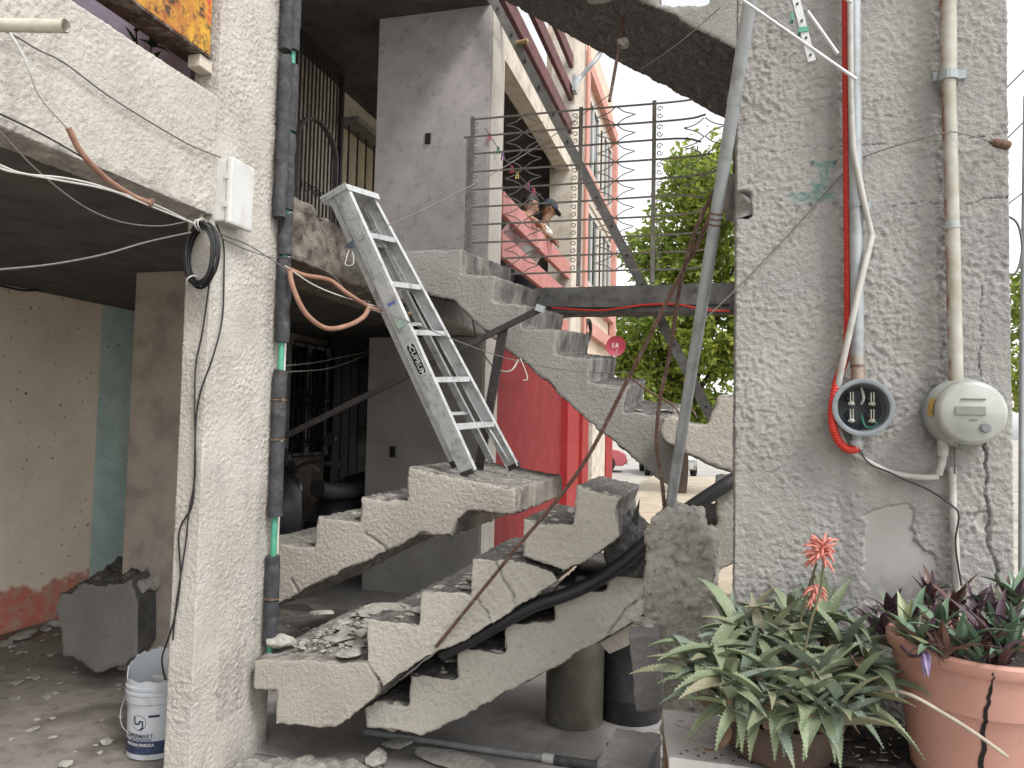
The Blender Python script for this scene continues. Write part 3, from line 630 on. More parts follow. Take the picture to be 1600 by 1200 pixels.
L4 = 'rubble crumb on the wet garage floor'
for k in range(160):
    p = V(rs.uniform(-5.0, -2.9), rs.uniform(3.0, 5.6), .004); s = rs.choice([.02, .03, .04, .06]); rock(p, (s*1.2, s, s*.7), k, rs.uniform(0, 6), L4, 'rubble in the garage')
for k in range(9):
    p = V(-5.05+rs.uniform(0, .12), 4.3+k*.13, .004); s = rs.uniform(.1, .2); rock(p, (s, s, s*rs.uniform(.5, .9)), k, rs.uniform(0, 6), 'rubble lump heaped along the foot of the beige garage wall', 'rubble by the garage wall')
# low mound of dust and crumbs before the landing slab
def fn_md(co, no): return co+no*(.03*pnoise(co, 7, 81)+.018*pnoise(co, 20, 82)+.008*pnoise(co, 55, 83))[:, None]
md_ = MB(); n = 20; cm = V(-1.75, 3.12, -.03)
md_.v = [cm+V(.52*math.cos(6.2832*k/n)*r, .36*math.sin(6.2832*k/n)*r, z) for r, z in ((1.05, 0), (1, .03), (.7, .075), (.35, .1)) for k in range(n)]; md_.f = [(i*n+k, i*n+(k+1) % n, (i+1)*n+(k+1) % n, (i+1)*n+k) for i in range(3) for k in range(n)]+[tuple(range(n))[::-1], tuple(3*n+k for k in range(n))]
o = remeshed(md_, .012, fn_md, 'debris_mound', M('dust_debris', '#9b9790', '#827e78', 14, .97, .012, 70, dirt='#4f4c48', dscale=12)); tag(o, 'grey dust and debris heaped under the bottom landing slab', 'debris', kind='stuff')
# big slab fragment in the garage
pR = [(85,950),(92,935),(125,918),(170,912),(203,908),(215,940),(215,1020),(200,1035),(148,1057),(135,1045),(112,1030),(97,1025),(95,992)]
def fn_gs(co, no): return co+no*(.006*pnoise(co, 6, 71)+.003*pnoise(co, 60, 73)+np.clip(no[:, 2]-.2, 0, 1)*(.05*pnoise(co, 9, 74)+.03*pnoise(co, 24, 75))+np.clip(-no[:, 2], 0, 1)*.04*pnoise(co, 12, 76))[:, None]
gp = [PX(x, y, Y=4.05) for x, y in pR]
o = remeshed(MB().prism(gp, (-.1, .55, .12)), .014, fn_gs, 'concrete_fragment', stair_mat('slab_break', '#8d8b87', '#7e7c78', '#5f5d5a', '#6f6d6a', '#4c4a48')); tag(o, 'large broken slab fragment standing on the garage floor beside taupe column', 'concrete')
o = remeshed(MB().prism([PX(x, y, Y=4.1) for x, y in ((165, 925), (168, 910), (200, 908), (225, 912), (225, 930))], (0, .5, .1)), .014, fn_gs, 'concrete_fragment', m_rub); tag(o, 'smaller dark lump resting on top of the garage slab fragment', 'concrete')
rock(PX(462, 965, Y=4.6), (.3, .3, .2), 4, .3, 'dark rubble heap behind the bottom landing slab under the fallen flight', None)
# smooth wedge patch under lowest flight and grey stone by the post
pW = [(935,1005),(1008,962),(1010,985),(990,1005),(975,1012),(952,1022)]
o = MB().prism([PX(x, y, Y=YA2+.05) for x, y in pW], (0, .3, 0)).build('mortar_wedge', m_st3, bevel=.004); tag(o, 'pale mortar wedge packed under the lowest flight', 'concrete')
rock(PX(1008, 985, Y=2.95), (.1, .1, .1), 0, .5, 'brown grey stone wedged above standing block beside the post stump', None)

for key in CR_V:
    mb = MB(); mb.v = [Vector(v) for v in CR_V[key]]; mb.f = CR_F[key]; o = mb.build('rubble_crumbs', m_rub, recalc=False)
    tag(o, 'fine crumbs of concrete: '+key, 'rubble', kind='stuff')
# ------------------------------------------------------------------ fittings on the wide pillar
def wire(name, label, cat, pts, r, mat, n=6, group=None, sm=6, parent=None):
    o = MB().tube(smooth_path(pts, sm), r, n).build(name, mat, parent, True)
    return tag(o, label, cat, group) if not parent else o
def wall_pts(pp, off): return [PX(x, y, Y=YP-off) for x, y in pp]
RY = Matrix.Rotation(math.radians(90), 3, 'X')     # lathe axis z -> -y
# empty meter socket
c = PX(1341, 638, Y=YP-.0)
sk = thing('meter_socket', 'open round meter socket with bare terminals under grey conduit', 'meter socket', c)
MB().lathe([(.0, .012), (.066, .012), (.068, .0), (.074, .0), (.078, .03), (.080, .072), (.084, .078), (.084, .088), (.077, .09), (.071, .088), (.068, .075), (.066, .016), (.0, .014)], c, 40, RY, False).build('housing', M('socket_grey', '#83898d', '#757b80', 12, .5, 0, metal=.2, dirt='#5c5f60', dscale=30), sk, True)
MB().lathe([(0, .017), (.064, .017)], c, 32, RY, False).build('back_plate', M('socket_inside', '#3a4045', '#2b3034', 15, .6), sk)
m_term = M('terminal_metal', '#b5b2a8', '#8e8b82', 40, .4, 0, metal=.6); m_bak = M('dark_bakelite', '#22262a', '#191c1f', 20, .5)
for dx in (-.026, .03):
    for dz in (-.022, .028):
        q = c+V(dx, -.02, dz); tm = MB().box(q+V(-.013, -.018, -.006), q+V(.013, 0, .006)).build('terminal_base', m_bak, sk, bevel=.002)
        MB().box(q+V(-.005, -.036, -.016), q+V(-.002, -.006, .018)).box(q+V(.002, -.036, -.016), q+V(.005, -.006, .018)).box(q+V(-.009, -.03, -.02), q+V(.009, -.012, -.012)).build('jaw', m_term, tm)
        MB().lathe([(0, .0), (.006, 0), (.006, .008), (0, .01)], q+V(0, -.03, -.016), 10, RY).build('screw', m_term, tm, True)
MB().tube(smooth_path([c+V(.004, -.03, .06), c+V(.008, -.045, .03), c+V(.004, -.03, .012)]), .004, 6).build('wire', m_wcable, sk, True)
MB().tube(smooth_path([c+V(.03, -.035, -.03), c+V(.045, -.04, -.05), c+V(.015, -.04, -.055), c+V(.004, -.03, -.02)]), .0028, 6).build('wire', m_green, sk, True)
MB().tube(smooth_path([c+V(-.026, -.035, -.03), c+V(-.03, -.04, -.055), c+V(-.0, -.04, -.04), c+V(0, -.03, -.07)]), .0028, 6).build('wire', m_black, sk, True)
q = PX(1339, 690, Y=YP-.04); MB().lathe([(.017, -.022), (.017, -.01), (.021, -.01), (.021, .004), (.015, .004), (.015, .022), (.019, .022), (.019, .03)], q, 12).build('bottom_fitting', m_galv, sk, True)
# conduit with straps feeding it
a = [PX(1334, -140, Y=YP-.05), PX(1336, 200, Y=YP-.05), PX(1340, 560, Y=YP-.05)]
cn = thing('conduit', 'straight grey steel conduit running down into the open socket', 'conduit', PX(1340, 590, Y=YP-.05))
MB().tube(a, .0185, 14).build('pipe', m_galv, cn, True)
MB().tube([PX(1340, 556, Y=YP-.05), PX(1341, 588, Y=YP-.05), PX(1341, 602, Y=YP-.05)], [.0195, .0195, .024], 14).build('threaded_end', M('rusty_galv', '#97928a', '#8a6a54', 25, .6, 0, metal=.4), cn, True)
for yy in (318,): 
    p = PX(1338, yy, Y=YP-.05); MB().tube([p+V(0, 0, -.013), p+V(0, 0, .013)], .021, 14).box(p+V(.02, .03, -.012), p+V(.045, .048, .012)).build('strap', m_galv, cn)
MB().tube([PX(1340, 585, Y=YP-.05)+V(0, 0, .028), PX(1340, 585, Y=YP-.05)+V(0, 0, .021)], .0208, 12).build('rust_ring', m_rust, cn)
# corrugated red tube
pp = smooth_path(wall_pts([(1322,-140),(1322,60),(1324,300),(1325,500),(1320,560)], .025)+[PX(1307,600,Y=YP-.06), PX(1300,650,Y=YP-.07), PX(1308,685,Y=YP-.06), PX(1325,702,Y=YP-.05), PX(1342,700,Y=YP-.045)], 10)
# resample evenly, ridge every 9 mm
dl = [0]
for a, b in zip(pp[:-1], pp[1:]): dl.append(dl[-1]+(b-a).length)
ds = np.arange(0, dl[-1], .003); X_ = [np.interp(ds, dl, [p[i] for p in pp]) for i in range(3)]
o = MB().tube([V(*q) for q in zip(*X_)], [.0125 if k % 3 else .0105 for k in range(len(ds))], 12).build('corrugated_tube', m_redtube, None, True); tag(o, 'red corrugated cable tube curling round the open socket', 'cable tube')
# loose white tubes
wire('pvc_tube', 'thin grey tube crossing in front of steel conduit, cut off at its lower end', 'tube', [PX(1328,-140,Y=YP-.085), PX(1331,190,Y=YP-.08), PX(1345,290,Y=YP-.075), PX(1362,366,Y=YP-.06)], .0085, m_pvc, 10)
wire('pvc_tube', 'grey flexible tube looping below the open socket across to the electric meter', 'tube', [PX(1363,368,Y=YP-.06), PX(1345,440,Y=YP-.085), PX(1325,530,Y=YP-.085), PX(1312,590,Y=YP-.07), PX(1304,640,Y=YP-.045), PX(1318,690,Y=YP-.03), PX(1345,715,Y=YP-.03), PX(1390,738,Y=YP-.03), PX(1440,746,Y=YP-.03), PX(1466,745,Y=YP-.03)], .0095, m_pvc, 10)
# electric meter
c = PX(1496, 646, Y=YP)
mt = thing('electric_meter', 'round grey electric meter with domed cover and small display', 'electric meter', c)
MB().lathe([(0, 0), (.088, 0), (.098, .012), (.1, .03), (.1, .052), (.094, .058), (0, .058)], c, 48, RY, False).build('base_ring', M('meter_ring', '#9b9e9e', '#878a8a', 10, .45, 0, metal=.3, dirt='#6b6b68', dscale=16), mt, True)
m_cov = NM('meter_cover'); m_cov.col(m_cov.mix(m_cov.ramp(m_cov.noise(14, 5), .4, .65), '#a0a29b', '#92948d')).rough(.22); m_cov.b.inputs['Coat Weight'].default_value = .3
MB().lathe([(.096, .056), (.096, .075), (.092, .08), (.09, .12), (.086, .138), (.076, .146), (.0, .149)], c, 48, RY, False).build('cover', m_cov.m, mt, True)
q = c+V(0, -.1505, 0)
dp = MB().box(q+V(-.045, -.002, -.008), q+V(.03, .002, .016)).build('display', M('lcd_grey', '#7f8378', '#72766b', 30, .25), mt, bevel=.002)
bt = MB().lathe([(.013, 0), (.013, .006), (.011, .008), (0, .008)], q+V(.028, 0, -.042), 16, RY).build('button', M('meter_button', '#74767a', '#63656a', 30, .4), mt, True)
for k, (w_, z_) in enumerate(((.05, .062), (.035, .054), (.06, .036), (.02, -.02))):
    MB().box(q+V(-w_/2, -.0006 if k > 1 else .006, z_-.0016), q+V(w_/2, .004 if k > 1 else .009, z_+.0016)).build('print_line', M('meter_print', '#5c5f58', '#6b6e66', 60, .5), mt)
rr = .0975; st = MB()
for k in range(5):
    a0 = math.radians(186-k*6); a1 = math.radians(186-(k+1)*6)
    st.quad(c+V(rr*math.cos(a0), -.08, rr*math.sin(a0)), c+V(rr*math.cos(a1), -.08, rr*math.sin(a1)), c+V(.0935*math.cos(a1), -.118, .0935*math.sin(a1)), c+V(.0935*math.cos(a0), -.118, .0935*math.sin(a0)))
s_ = NM('yellow_label'); nb = s_.noise(160, 2); s_.col(s_.mix(s_.ramp(nb, .55, .6), '#c39a3a', '#6b4f22')).rough(.5); st.build('sticker', s_.m, mt)
q = PX(1518, 688, Y=YP-.1); sl_ = MB().box(q+V(-.03, -.006, -.016), q+V(.028, .006, .008)).build('seal_tag', M('seal_grey', '#6f7a72', '#5f6a62', 20, .4), mt, bevel=.003); sl_.rotation_euler = (0, math.radians(-14), 0)
MB().tube([PX(1505, 690, Y=YP-.1), PX(1545, 678, Y=YP-.09)], .004, 6).build('seal_wire', m_galv, mt)
MB().tube([PX(1474, 688, Y=YP-.04), PX(1473, 712, Y=YP-.035)], [.017, .014], 10).build('outlet_fitting', m_pvc, mt, True)
wire('pvc_tube', 'short grey elbow tube hanging from the electric meter outlet', 'tube', [PX(1474,706,Y=YP-.03), PX(1472,722,Y=YP-.03), PX(1466,742,Y=YP-.03)], .0105, m_pvc, 10)
wire('service_cable', 'thin grey wire dropping from the electric meter into the tube below', 'wire', [PX(1492,690,Y=YP-.05), PX(1492,740,Y=YP-.03)], .003, m_wire)
wire('pvc_tube', 'upright grey tube below the electric meter behind the potted plants', 'tube', [PX(1488,730,Y=YP-.02), PX(1489,800,Y=YP-.02), PX(1493,870,Y=YP-.02), PX(1496,1000,Y=YP-.02)], .011, m_pvc, 10)
wire('black_wire', 'thin black wire sagging from open socket towards the potted plants', 'wire', [PX(1342,704,Y=YP-.04), PX(1360,725,Y=YP-.05), PX(1390,738,Y=YP-.045), PX(1408,747,Y=YP-.045), PX(1450,765,Y=YP-.02), PX(1485,788,Y=YP-.035), PX(1498,805,Y=YP-.04), PX(1493,850,Y=YP-.04), PX(1502,915,Y=YP-.035)], .0028, m_black)
# meter conduit with wide rusty upper sleeve
cn = thing('conduit', 'thick grey steel conduit running down into the electric meter', 'conduit', PX(1494, 600, Y=YP-.045))
m_old = NM('rust_stained_pipe'); x_, y_, z_ = m_old.sep(m_old.co.outputs['Normal']); m_old.col(m_old.mix(m_old.math('MULTIPLY', m_old.ramp(x_, -.6, -.95), m_old.ramp(m_old.noise(16, 6, .7), .42, .6)), m_old.mix(m_old.ramp(m_old.noise(9), .4, .6), '#aaa89f', '#938f80'), '#7a4733')).rough(.55)
MB().tube([PX(1481, -140, Y=YP-.045), PX(1482, 118, Y=YP-.045)], .0225, 16).build('upper_sleeve', m_old.m, cn, True)
MB().tube([PX(1482, 112, Y=YP-.045), PX(1482, 126, Y=YP-.045)], .026, 16).box(PX(1470, 120, Y=YP-.03)+V(-.02, 0, -.01), PX(1495, 120, Y=YP-.01)+V(.02, 0, .012)).build('collar', m_galv, cn)
MB().tube([PX(1482, 122, Y=YP-.045), PX(1488, 350, Y=YP-.045), PX(1494, 606, Y=YP-.045)], .0195, 16).build('lower_pipe', m_old.m, cn, True)
MB().tube([PX(1487, 347, Y=YP-.045), PX(1488, 358, Y=YP-.045)], .0215, 16).build('coupling', m_galv, cn, True)
# insulator screw and its line
o = MB().tube([PX(1548, 221, Y=YP-.02), PX(1556, 223, Y=YP-.05), PX(1576, 228, Y=YP-.05), PX(1579, 229, Y=YP-.05)], [.006, .013, .013, .008], 10).build('rusty_peg', m_rust, None, True); tag(o, 'rusty iron peg sticking out of the pillar corner', 'peg')
wire('line_wire', 'thin dark line wire stretched diagonally across the wide pillar', 'wire', [PX(1100, 500, Y=YP-.03), PX(1160, 442, Y=YP-.015), PX(1240, 358, Y=YP-.012), PX(1318, 270, Y=YP-.012), PX(1360, 241, Y=YP-.015), PX(1470, 209, Y=YP-.07), PX(1500, 208, Y=YP-.07), PX(1552, 222, Y=YP-.05)], .0022, m_wire, 5, None, 3)
# television aerial
an = thing('tv_aerial', 'bare aluminium television aerial hanging in front of the wide pillar', 'aerial', PX(1268, 98, Y=YP-.3))
b0, b1 = PX(1212, -120, Y=YP-.3), PX(1268, 98, Y=YP-.3); ab = MB().bar(b0, b1, .02, .022, (0, 1, 0)).build('boom', m_alu, an)
for k in range(6):
    p = b1+(b0-b1)*(k*.12+.04); MB().lathe([(.0035, 0), (.0035, .003), (0, .003)], p+V(0, -.0115, 0), 8, RY).build('hole', m_black, ab)
for a, b in (((1160,0),(1338,124)), ((1262,18),(1309,84)), ((1180,-110),(1330,4))): MB().tube([PX(*a, Y=YP-.31), PX(*b, Y=YP-.31)], .0046, 8).build('element', m_alu, an, True)
MB().box(PX(1254, 50, Y=YP-.3)+V(-.012, -.014, -.006), PX(1254, 50, Y=YP-.3)+V(.014, .014, .008)).build('clip', m_green, an); MB().box(PX(1243, 27, Y=YP-.3)+V(-.012, -.012, -.012), PX(1243, 27, Y=YP-.3)+V(-.006, .012, .008)).build('clip', m_green, an)
# steel pipe rising from the stump
lp = thing('leaning_pipe', 'long grey steel pipe leaning from the post stump past the wide pillar', 'pipe', PX(1046, 800, Y=3.1))
P0, P1 = PX(1046, 800, Y=3.1), PX(1176, -25, Y=2.28)
MB().tube([P0, P0+(P1-P0)*.35, P0+(P1-P0)*.66, P1, P1+(P1-P0)*.15], .0205, 14).build('pipe', m_galv, lp, True)
for f in (.615, .625, .635): p = P0+(P1-P0)*f; MB().tube([p, p+(P1-P0).normalized()*.006], .022, 12).build('rust_band', m_rust, lp)
for f in (.19, .82): p = P0+(P1-P0)*f; MB().tube([p, p+(P1-P0).normalized()*.02], .0222, 12).build('coupling', m_galv, lp)
# reinforcing bars
def rebar(label, pts, r=.0075, group='bent reinforcing bars'):
    pp = smooth_path(pts, 8); dl = [0]
    for a, b in zip(pp[:-1], pp[1:]): dl.append(dl[-1]+(b-a).length)
    ds = np.arange(0, dl[-1], .009); X_ = [np.interp(ds, dl, [p[i] for p in pp]) for i in range(3)]
    o = MB().tube([V(*q) for q in zip(*X_)], [r*(1.16 if k % 2 else .94) for k in range(len(ds))], 8).build('rebar', m_rust, None, True); tag(o, label, 'rebar', group)
rebar('long rusty rebar slanting from the wide pillar down to the cracked flight', [PX(1132,282,Y=2.78), PX(1095,370,Y=2.85), PX(1050,455,Y=2.9), PX(985,585,Y=2.98), PX(905,735,Y=3.08), PX(800,865,Y=3.2), PX(680,1012,Y=3.335)])
rebar('twisted rusty rebar curving down into the post stump', [PX(1120,290,Y=2.8), PX(1085,365,Y=2.9), PX(1062,450,Y=2.95), PX(1048,545,Y=2.98), PX(1032,620,Y=3.0), PX(1026,690,Y=3.02), PX(1034,750,Y=3.05), PX(1040,810,Y=3.08)])
rebar('short rusty rebar twisted round the long slanting one', [PX(1130,278,Y=2.8), PX(1100,330,Y=2.86), PX(1078,385,Y=2.83), PX(1068,425,Y=2.88)], .007)
rebar('rusty rebar dangling from the topmost flight overhead', [PX(978,-20,Y=5.4), PX(972,40,Y=5.35), PX(966,80,Y=5.3), PX(952,160,Y=5.2)], .011)
rebar('thin bent tie bar between hanging flight and leaning pipe', [PX(985,590,Y=4.4), PX(1015,612,Y=4.3), PX(1050,632,Y=4.2), PX(1066,650,Y=4.2), PX(1080,640,Y=4.2), PX(1090,655,Y=4.2)], .006)
rock(PX(972, 72, Y=5.3), (.1, .1, .12), 2, 0, 'small concrete crumb stuck on the dangling rebar', None); rock(PX(948, -2, Y=4.95), (.2, .2, .15), 4, 0, 'pale broken lump under the topmost flight', None)
# chipped pillar joint where the bars come out
o = remeshed(MB().box(PX(1138, 340, Y=2.72)+V(-.02, .02, 0), PX(1168, 270, Y=2.72)+V(0, .1, 0)), .012, rough_plain(.03, 14, .01, 9), 'concrete_fragment', m_conc); tag(o, 'broken concrete knob on the pillar edge holding the bars', 'concrete')
# black hose
o = wire('black_hose', 'thick black hose winding between the broken flights behind the post stump', 'hose', [PX(1175,732,Y=3.5), PX(1130,760,Y=3.42), PX(1070,800,Y=3.38), PX(1020,840,Y=3.37), PX(975,878,Y=3.38), PX(935,905,Y=3.4), PX(890,927,Y=3.4), PX(830,948,Y=3.4), PX(780,975,Y=3.41), PX(735,1000,Y=3.42), PX(690,1022,Y=3.44)], .031, M('black_rubber', '#1a1b1d', '#242527', 10, .5, .001, 80, dirt='#6a6762', dscale=16, damt=(.62, .72)), 16)
# pipe on the ground
gp = thing('water_pipe', 'grey water pipe with black elbow lying on the paving before the stairs', 'pipe', PX(760, 1172, Z=.03))
MB().tube([PX(570,1143,Z=.03), PX(760,1172,Z=.03), PX(862,1186,Z=.03)], .017, 12).build('pipe', M('dusty_grey_pipe', '#7b7d80', '#6c6e71', 12, .7, 0, dirt='#98948c', dscale=15), gp, True)
MB().tube([PX(848,1184,Z=.03), PX(868,1187,Z=.03)], .023, 12).build('coupling', m_pvc, gp, True)
MB().tube(smooth_path([PX(866,1187,Z=.03), PX(900,1192,Z=.03), PX(930,1196,Z=.035), PX(948,1190,Z=.05), PX(955,1165,Z=.08)]), .024, 12).build('elbow', m_foam, gp, True)
# concrete blocks by the stump
m_cmu = M('concrete_block', '#777573', '#676563', 30, .97, .006, 130, dirt='#8b8985', dscale=30)
def cmu(label, c, rot, w_=.15, h_=.2, l_=.4, seed=1):
    t = .03; mb = MB(); W, L = w_/2, l_/2; x0, x1 = -W+t, W-t
    outer = [(-W, 0), (W, 0), (W, h_), (-W, h_)]
    # ring walls with two rounded cores along y
    mb.box((-W, -L, 0), (-W+t, L, h_)).box((W-t, -L, 0), (W, L, h_))
    for y in (-L, -t/2, L-t): mb.box((-W+t-.001, y, 0), (W-t+.001, y+t, h_))
    o = remeshed(mb, .007, rough_plain(.003, 20, .003, seed), 'concrete_block', m_cmu); off = o.location.copy(); 
    o.rotation_euler = rot; o.location = Vector(c); return tag(o, label, 'concrete block')
a = PX(998, 1150, Y=2.8)
cmu('hollow concrete block showing its open core, stacked under the standing block', (a.x, 2.8, a.z-.1), (math.radians(90), 0, math.radians(-4)), .16, .3, .24, 3)
a = PX(1000, 1215, Y=2.8); za = a.z
cmu('grey concrete block at the bottom of the stack on the paving', (a.x+.01, 2.95, .0), (0, 0, math.radians(90)), .22, .22, .24, 4)
cmu('dark concrete block standing on end against the post stump', (PX(1017, 1105, Y=2.86).x, 2.86, PX(1017, 1106, Y=2.86).z), (0, math.radians(-6), math.radians(4)), .1, .27, .12, 5)
# bins under the flight
m_bin = M('olive_metal', '#6a675c', '#59564c', 6, .5, .001, 60, metal=.2, dirt='#383528', dscale=8)
p = PX(897, 1128, Z=.0); bn = thing('metal_bin', 'olive metal bin standing in shade under the lowest flight', 'bin', p)
MB().lathe([(.0, .008), (.14, .008), (.155, .0), (.16, .01), (.165, .47), (.172, .475), (.172, .49), (.16, .49), (.155, .02), (0, .015)], p, 36, None, False).build('drum', m_bin, bn, True)
p = PX(985, 1120, Z=.0); dr = thing('plastic_drum', 'black plastic drum beside the olive metal bin', 'drum', p)
MB().lathe([(0, .005), (.17, .005), (.18, .02), (.185, .12), (.192, .13), (.192, .15), (.185, .16), (.19, .5), (.2, .51), (.2, .54), (.17, .55), (0, .56)], p, 36, None, False).build('body', M('black_plastic', '#26272a', '#1f2022', 8, .5, 0, dirt='#3f3e3c', dscale=12), dr, True)
# ------------------------------------------------------------------ aluminium stepladder
nb, ntp = PX(731, 739, Y=4.33), PX(531, 297, Y=3.9); fb, ftp = PX(803, 729, Y=4.80), PX(578, 311, Y=4.28)
ld = thing('stepladder', 'closed aluminium stepladder leaning from the fallen flight against the broken slab edge', 'ladder', (nb+fb)/2)
rung = ((fb-nb).normalized()+(ftp-ntp).normalized()).normalized(); up_l = (ntp-nb).normalized(); nrm_l = up_l.cross(rung).normalized()
if nrm_l.x < 0: nrm_l = -nrm_l
def channel(p, q, wdt, flange, sgn, name, parent):
    d = (q-p).normalized(); r_ = (rung-d*rung.dot(d)).normalized(); n_ = d.cross(r_).normalized(); mb = MB()
    mb.bar(p, q, wdt, .004, r_)
    for s_ in (-1, 1): mb.bar(p+n_*s_*(wdt/2-.002)+r_*sgn*flange/2, q+n_*s_*(wdt/2-.002)+r_*sgn*flange/2, .004, flange, r_)
    for k in range(5): mb.bar(p+n_*(k-2)*wdt/6-r_*sgn*.0025, q+n_*(k-2)*wdt/6-r_*sgn*.0025, .004, .002, r_)
    return mb.build(name, m_alu, parent)
nr_ = channel(nb, ntp, .1, .03, 1, 'front_rail', ld); fr_ = channel(fb, ftp, .078, .03, -1, 'front_rail', ld)
bo = -nrm_l*.12
bl1 = channel(PX(711, 727, Y=4.42), ntp+bo*.6+rung*.01-up_l*.02, .055, .022, 1, 'back_leg', ld); bl2 = channel(PX(770, 722, Y=4.84), ftp+bo*.6-rung*.01-up_l*.02, .042, .022, -1, 'back_leg', ld)
m_foot = M('ladder_foot', '#3a3937', '#2d2c2a', 20, .8)
for p, q, o_ in ((nb, ntp, nr_), (fb, ftp, fr_)):
    d = (q-p).normalized(); MB().bar(p-d*.012, p+d*.018, .086, .034, rung).build('foot', m_foot, o_)
MB().bar(PX(711, 727, Y=4.42)-up_l*.01, PX(711, 727, Y=4.42)+up_l*.03, .045, .03, rung).build('foot', m_foot, bl1)
for k, f in enumerate((.172, .343, .513, .684, .855)):
    a, b = nb+(ntp-nb)*f, fb+(ftp-fb)*f; a, b = a+rung*.003, b-rung*.003
    d = (b-a).normalized(); tr_ = MB(); nn = V(nrm_l.x, nrm_l.y, 0).normalized()
    tr_.bar(a, b, .08, .004, (0, 0, 1)); tr_.bar(a+nn*.04-V(0, 0, .012), b+nn*.04-V(0, 0, .012), .004, .03, (0, 0, 1)); tr_.bar(a-nn*.04-V(0, 0, .012), b-nn*.04-V(0, 0, .012), .004, .03, (0, 0, 1))
    for j in range(6): tr_.bar(a+nn*(j-2.5)*.012+V(0, 0, .003), b+nn*(j-2.5)*.012+V(0, 0, .003), .004, .003, (0, 0, 1))
    tr_.build('tread', m_alu, ld)
for f in (.2, .55, .85):
    p = PX(711, 727, Y=4.42); q = PX(770, 722, Y=4.84); e = ntp+bo*.6-up_l*.02; g_ = ftp+bo*.6-up_l*.02
    MB().bar(p+(e-p)*f, q+(g_-q)*f, .03, .02, (0, 0, 1)).build('back_brace', m_alu, ld)
a = nb+(ntp-nb)*.165; MB().bar(a+rung*.06, nb+(ntp-nb)*.03+rung*.02, .02, .004, nrm_l).build('brace', m_alu, ld); a = fb+(ftp-fb)*.165; MB().bar(a-rung*.06, fb+(ftp-fb)*.02-rung*.02, .02, .004, nrm_l).build('brace', m_alu, ld)
cp = MB(); a0, b0 = ntp-rung*.012+bo*.3, ftp+rung*.012+bo*.3
cp.bar(a0+up_l*.006, b0+up_l*.006, .19, .006, up_l); cp.bar(a0-up_l*.012+nrm_l*.094, b0-up_l*.012+nrm_l*.094, .004, .034, up_l); cp.bar(a0-up_l*.012-nrm_l*.094, b0-up_l*.012-nrm_l*.094, .004, .034, up_l); cp.bar(a0-nrm_l*.095, a0+nrm_l*.095, .004, .034, up_l)
cpo = cp.build('top_cap', m_alu, ld)
for k in range(3):
    MB().lathe([(.005, -.003), (.005, .003)], a0+nrm_l*(k-1)*.06-rung*.003, 8, Matrix((nrm_l, up_l, rung)).transposed()).build('rivet', m_galv, cpo)
# labels on the near rail: face looks along -rung; reading direction runs down the rail
Fx, Fy = -up_l, nrm_l; Fz = Fx.cross(Fy)
if Fz.dot(-rung) < 0: Fy = -Fy; Fz = Fx.cross(Fy)
RM = Matrix((Fx, Fy, Fz)).transposed()
def on_rail(mb_or_me, f, name, mat, lift=.0065, dv=0., parent=None):
    base = nb+(ntp-nb)*f-rung*lift+Fy*dv
    me = mb_or_me if isinstance(mb_or_me, bpy.types.Mesh) else mb_or_me.mesh(name, mat)
    me.name = name; me.transform(RM.to_4x4())
    if not me.materials: me.materials.append(mat)
    o = bpy.data.objects.new(name, me); o.location = base-wloc(parent or nr_); link(o, parent or nr_); return o
def rrect(w_, h_, r, t=.0008):
    pts = []
    for cx, cy, a0 in ((w_/2-r, h_/2-r, 0), (-w_/2+r, h_/2-r, 90), (-w_/2+r, -h_/2+r, 180), (w_/2-r, -h_/2+r, 270)):
        for k in range(5): a = math.radians(a0+k*22.5); pts.append(V(cx+r*math.cos(a), cy+r*math.sin(a), 0))
    return MB().prism(pts, (0, 0, t))
m_lblk = M('label_black', '#17181a', '#1e1f21', 40, .4); m_lwht = M('label_white', '#d3d4d0', '#c7c8c4', 30, .5); m_lgrn = M('label_green', '#a9c2b3', '#9db7a8', 60, .5)
lb = on_rail(rrect(.2, .062, .02), .41, 'maker_label', m_lwht, .0066, .004); on_rail(rrect(.19, .052, .017), .41, 'label_field', m_lblk, .0076, .004, lb)
on_rail(text_mesh('CUPRUM', .046, .0005, .0006), .403, 'lettering', m_lwht, .0088, .004, lb)
tri = MB().prism([V(-.012, .012, 0), V(.012, 0, 0), V(-.012, -.012, 0)], (0, 0, .0005)); on_rail(tri, .455, 'emblem', m_lwht, .0088, .004, lb)
s_ = NM('printed_sticker'); cx_ = s_.n('ShaderNodeTexCoord'); s_.col(s_.mix(s_.ramp(s_.noise(260, 2, .5, cx_.outputs['Object']), .5, .56), '#c2c7c6', '#8b9391')).rough(.5)
for f, l_, m_ in ((.93, .1, s_.m), (.855, .09, s_.m), (.74, .12, s_.m), (.575, .09, s_.m), (.535, .05, m_lgrn), (.315, .06, s_.m)): on_rail(rrect(l_, .055 if f > .4 else .03, .004), f, 'sticker', m_, .0064, .004)
on_rail(rrect(.02, .055, .004), .605, 'sticker', M('label_blue', '#6b78b0', '#5f6ca6', 30, .5), .0066, .004)
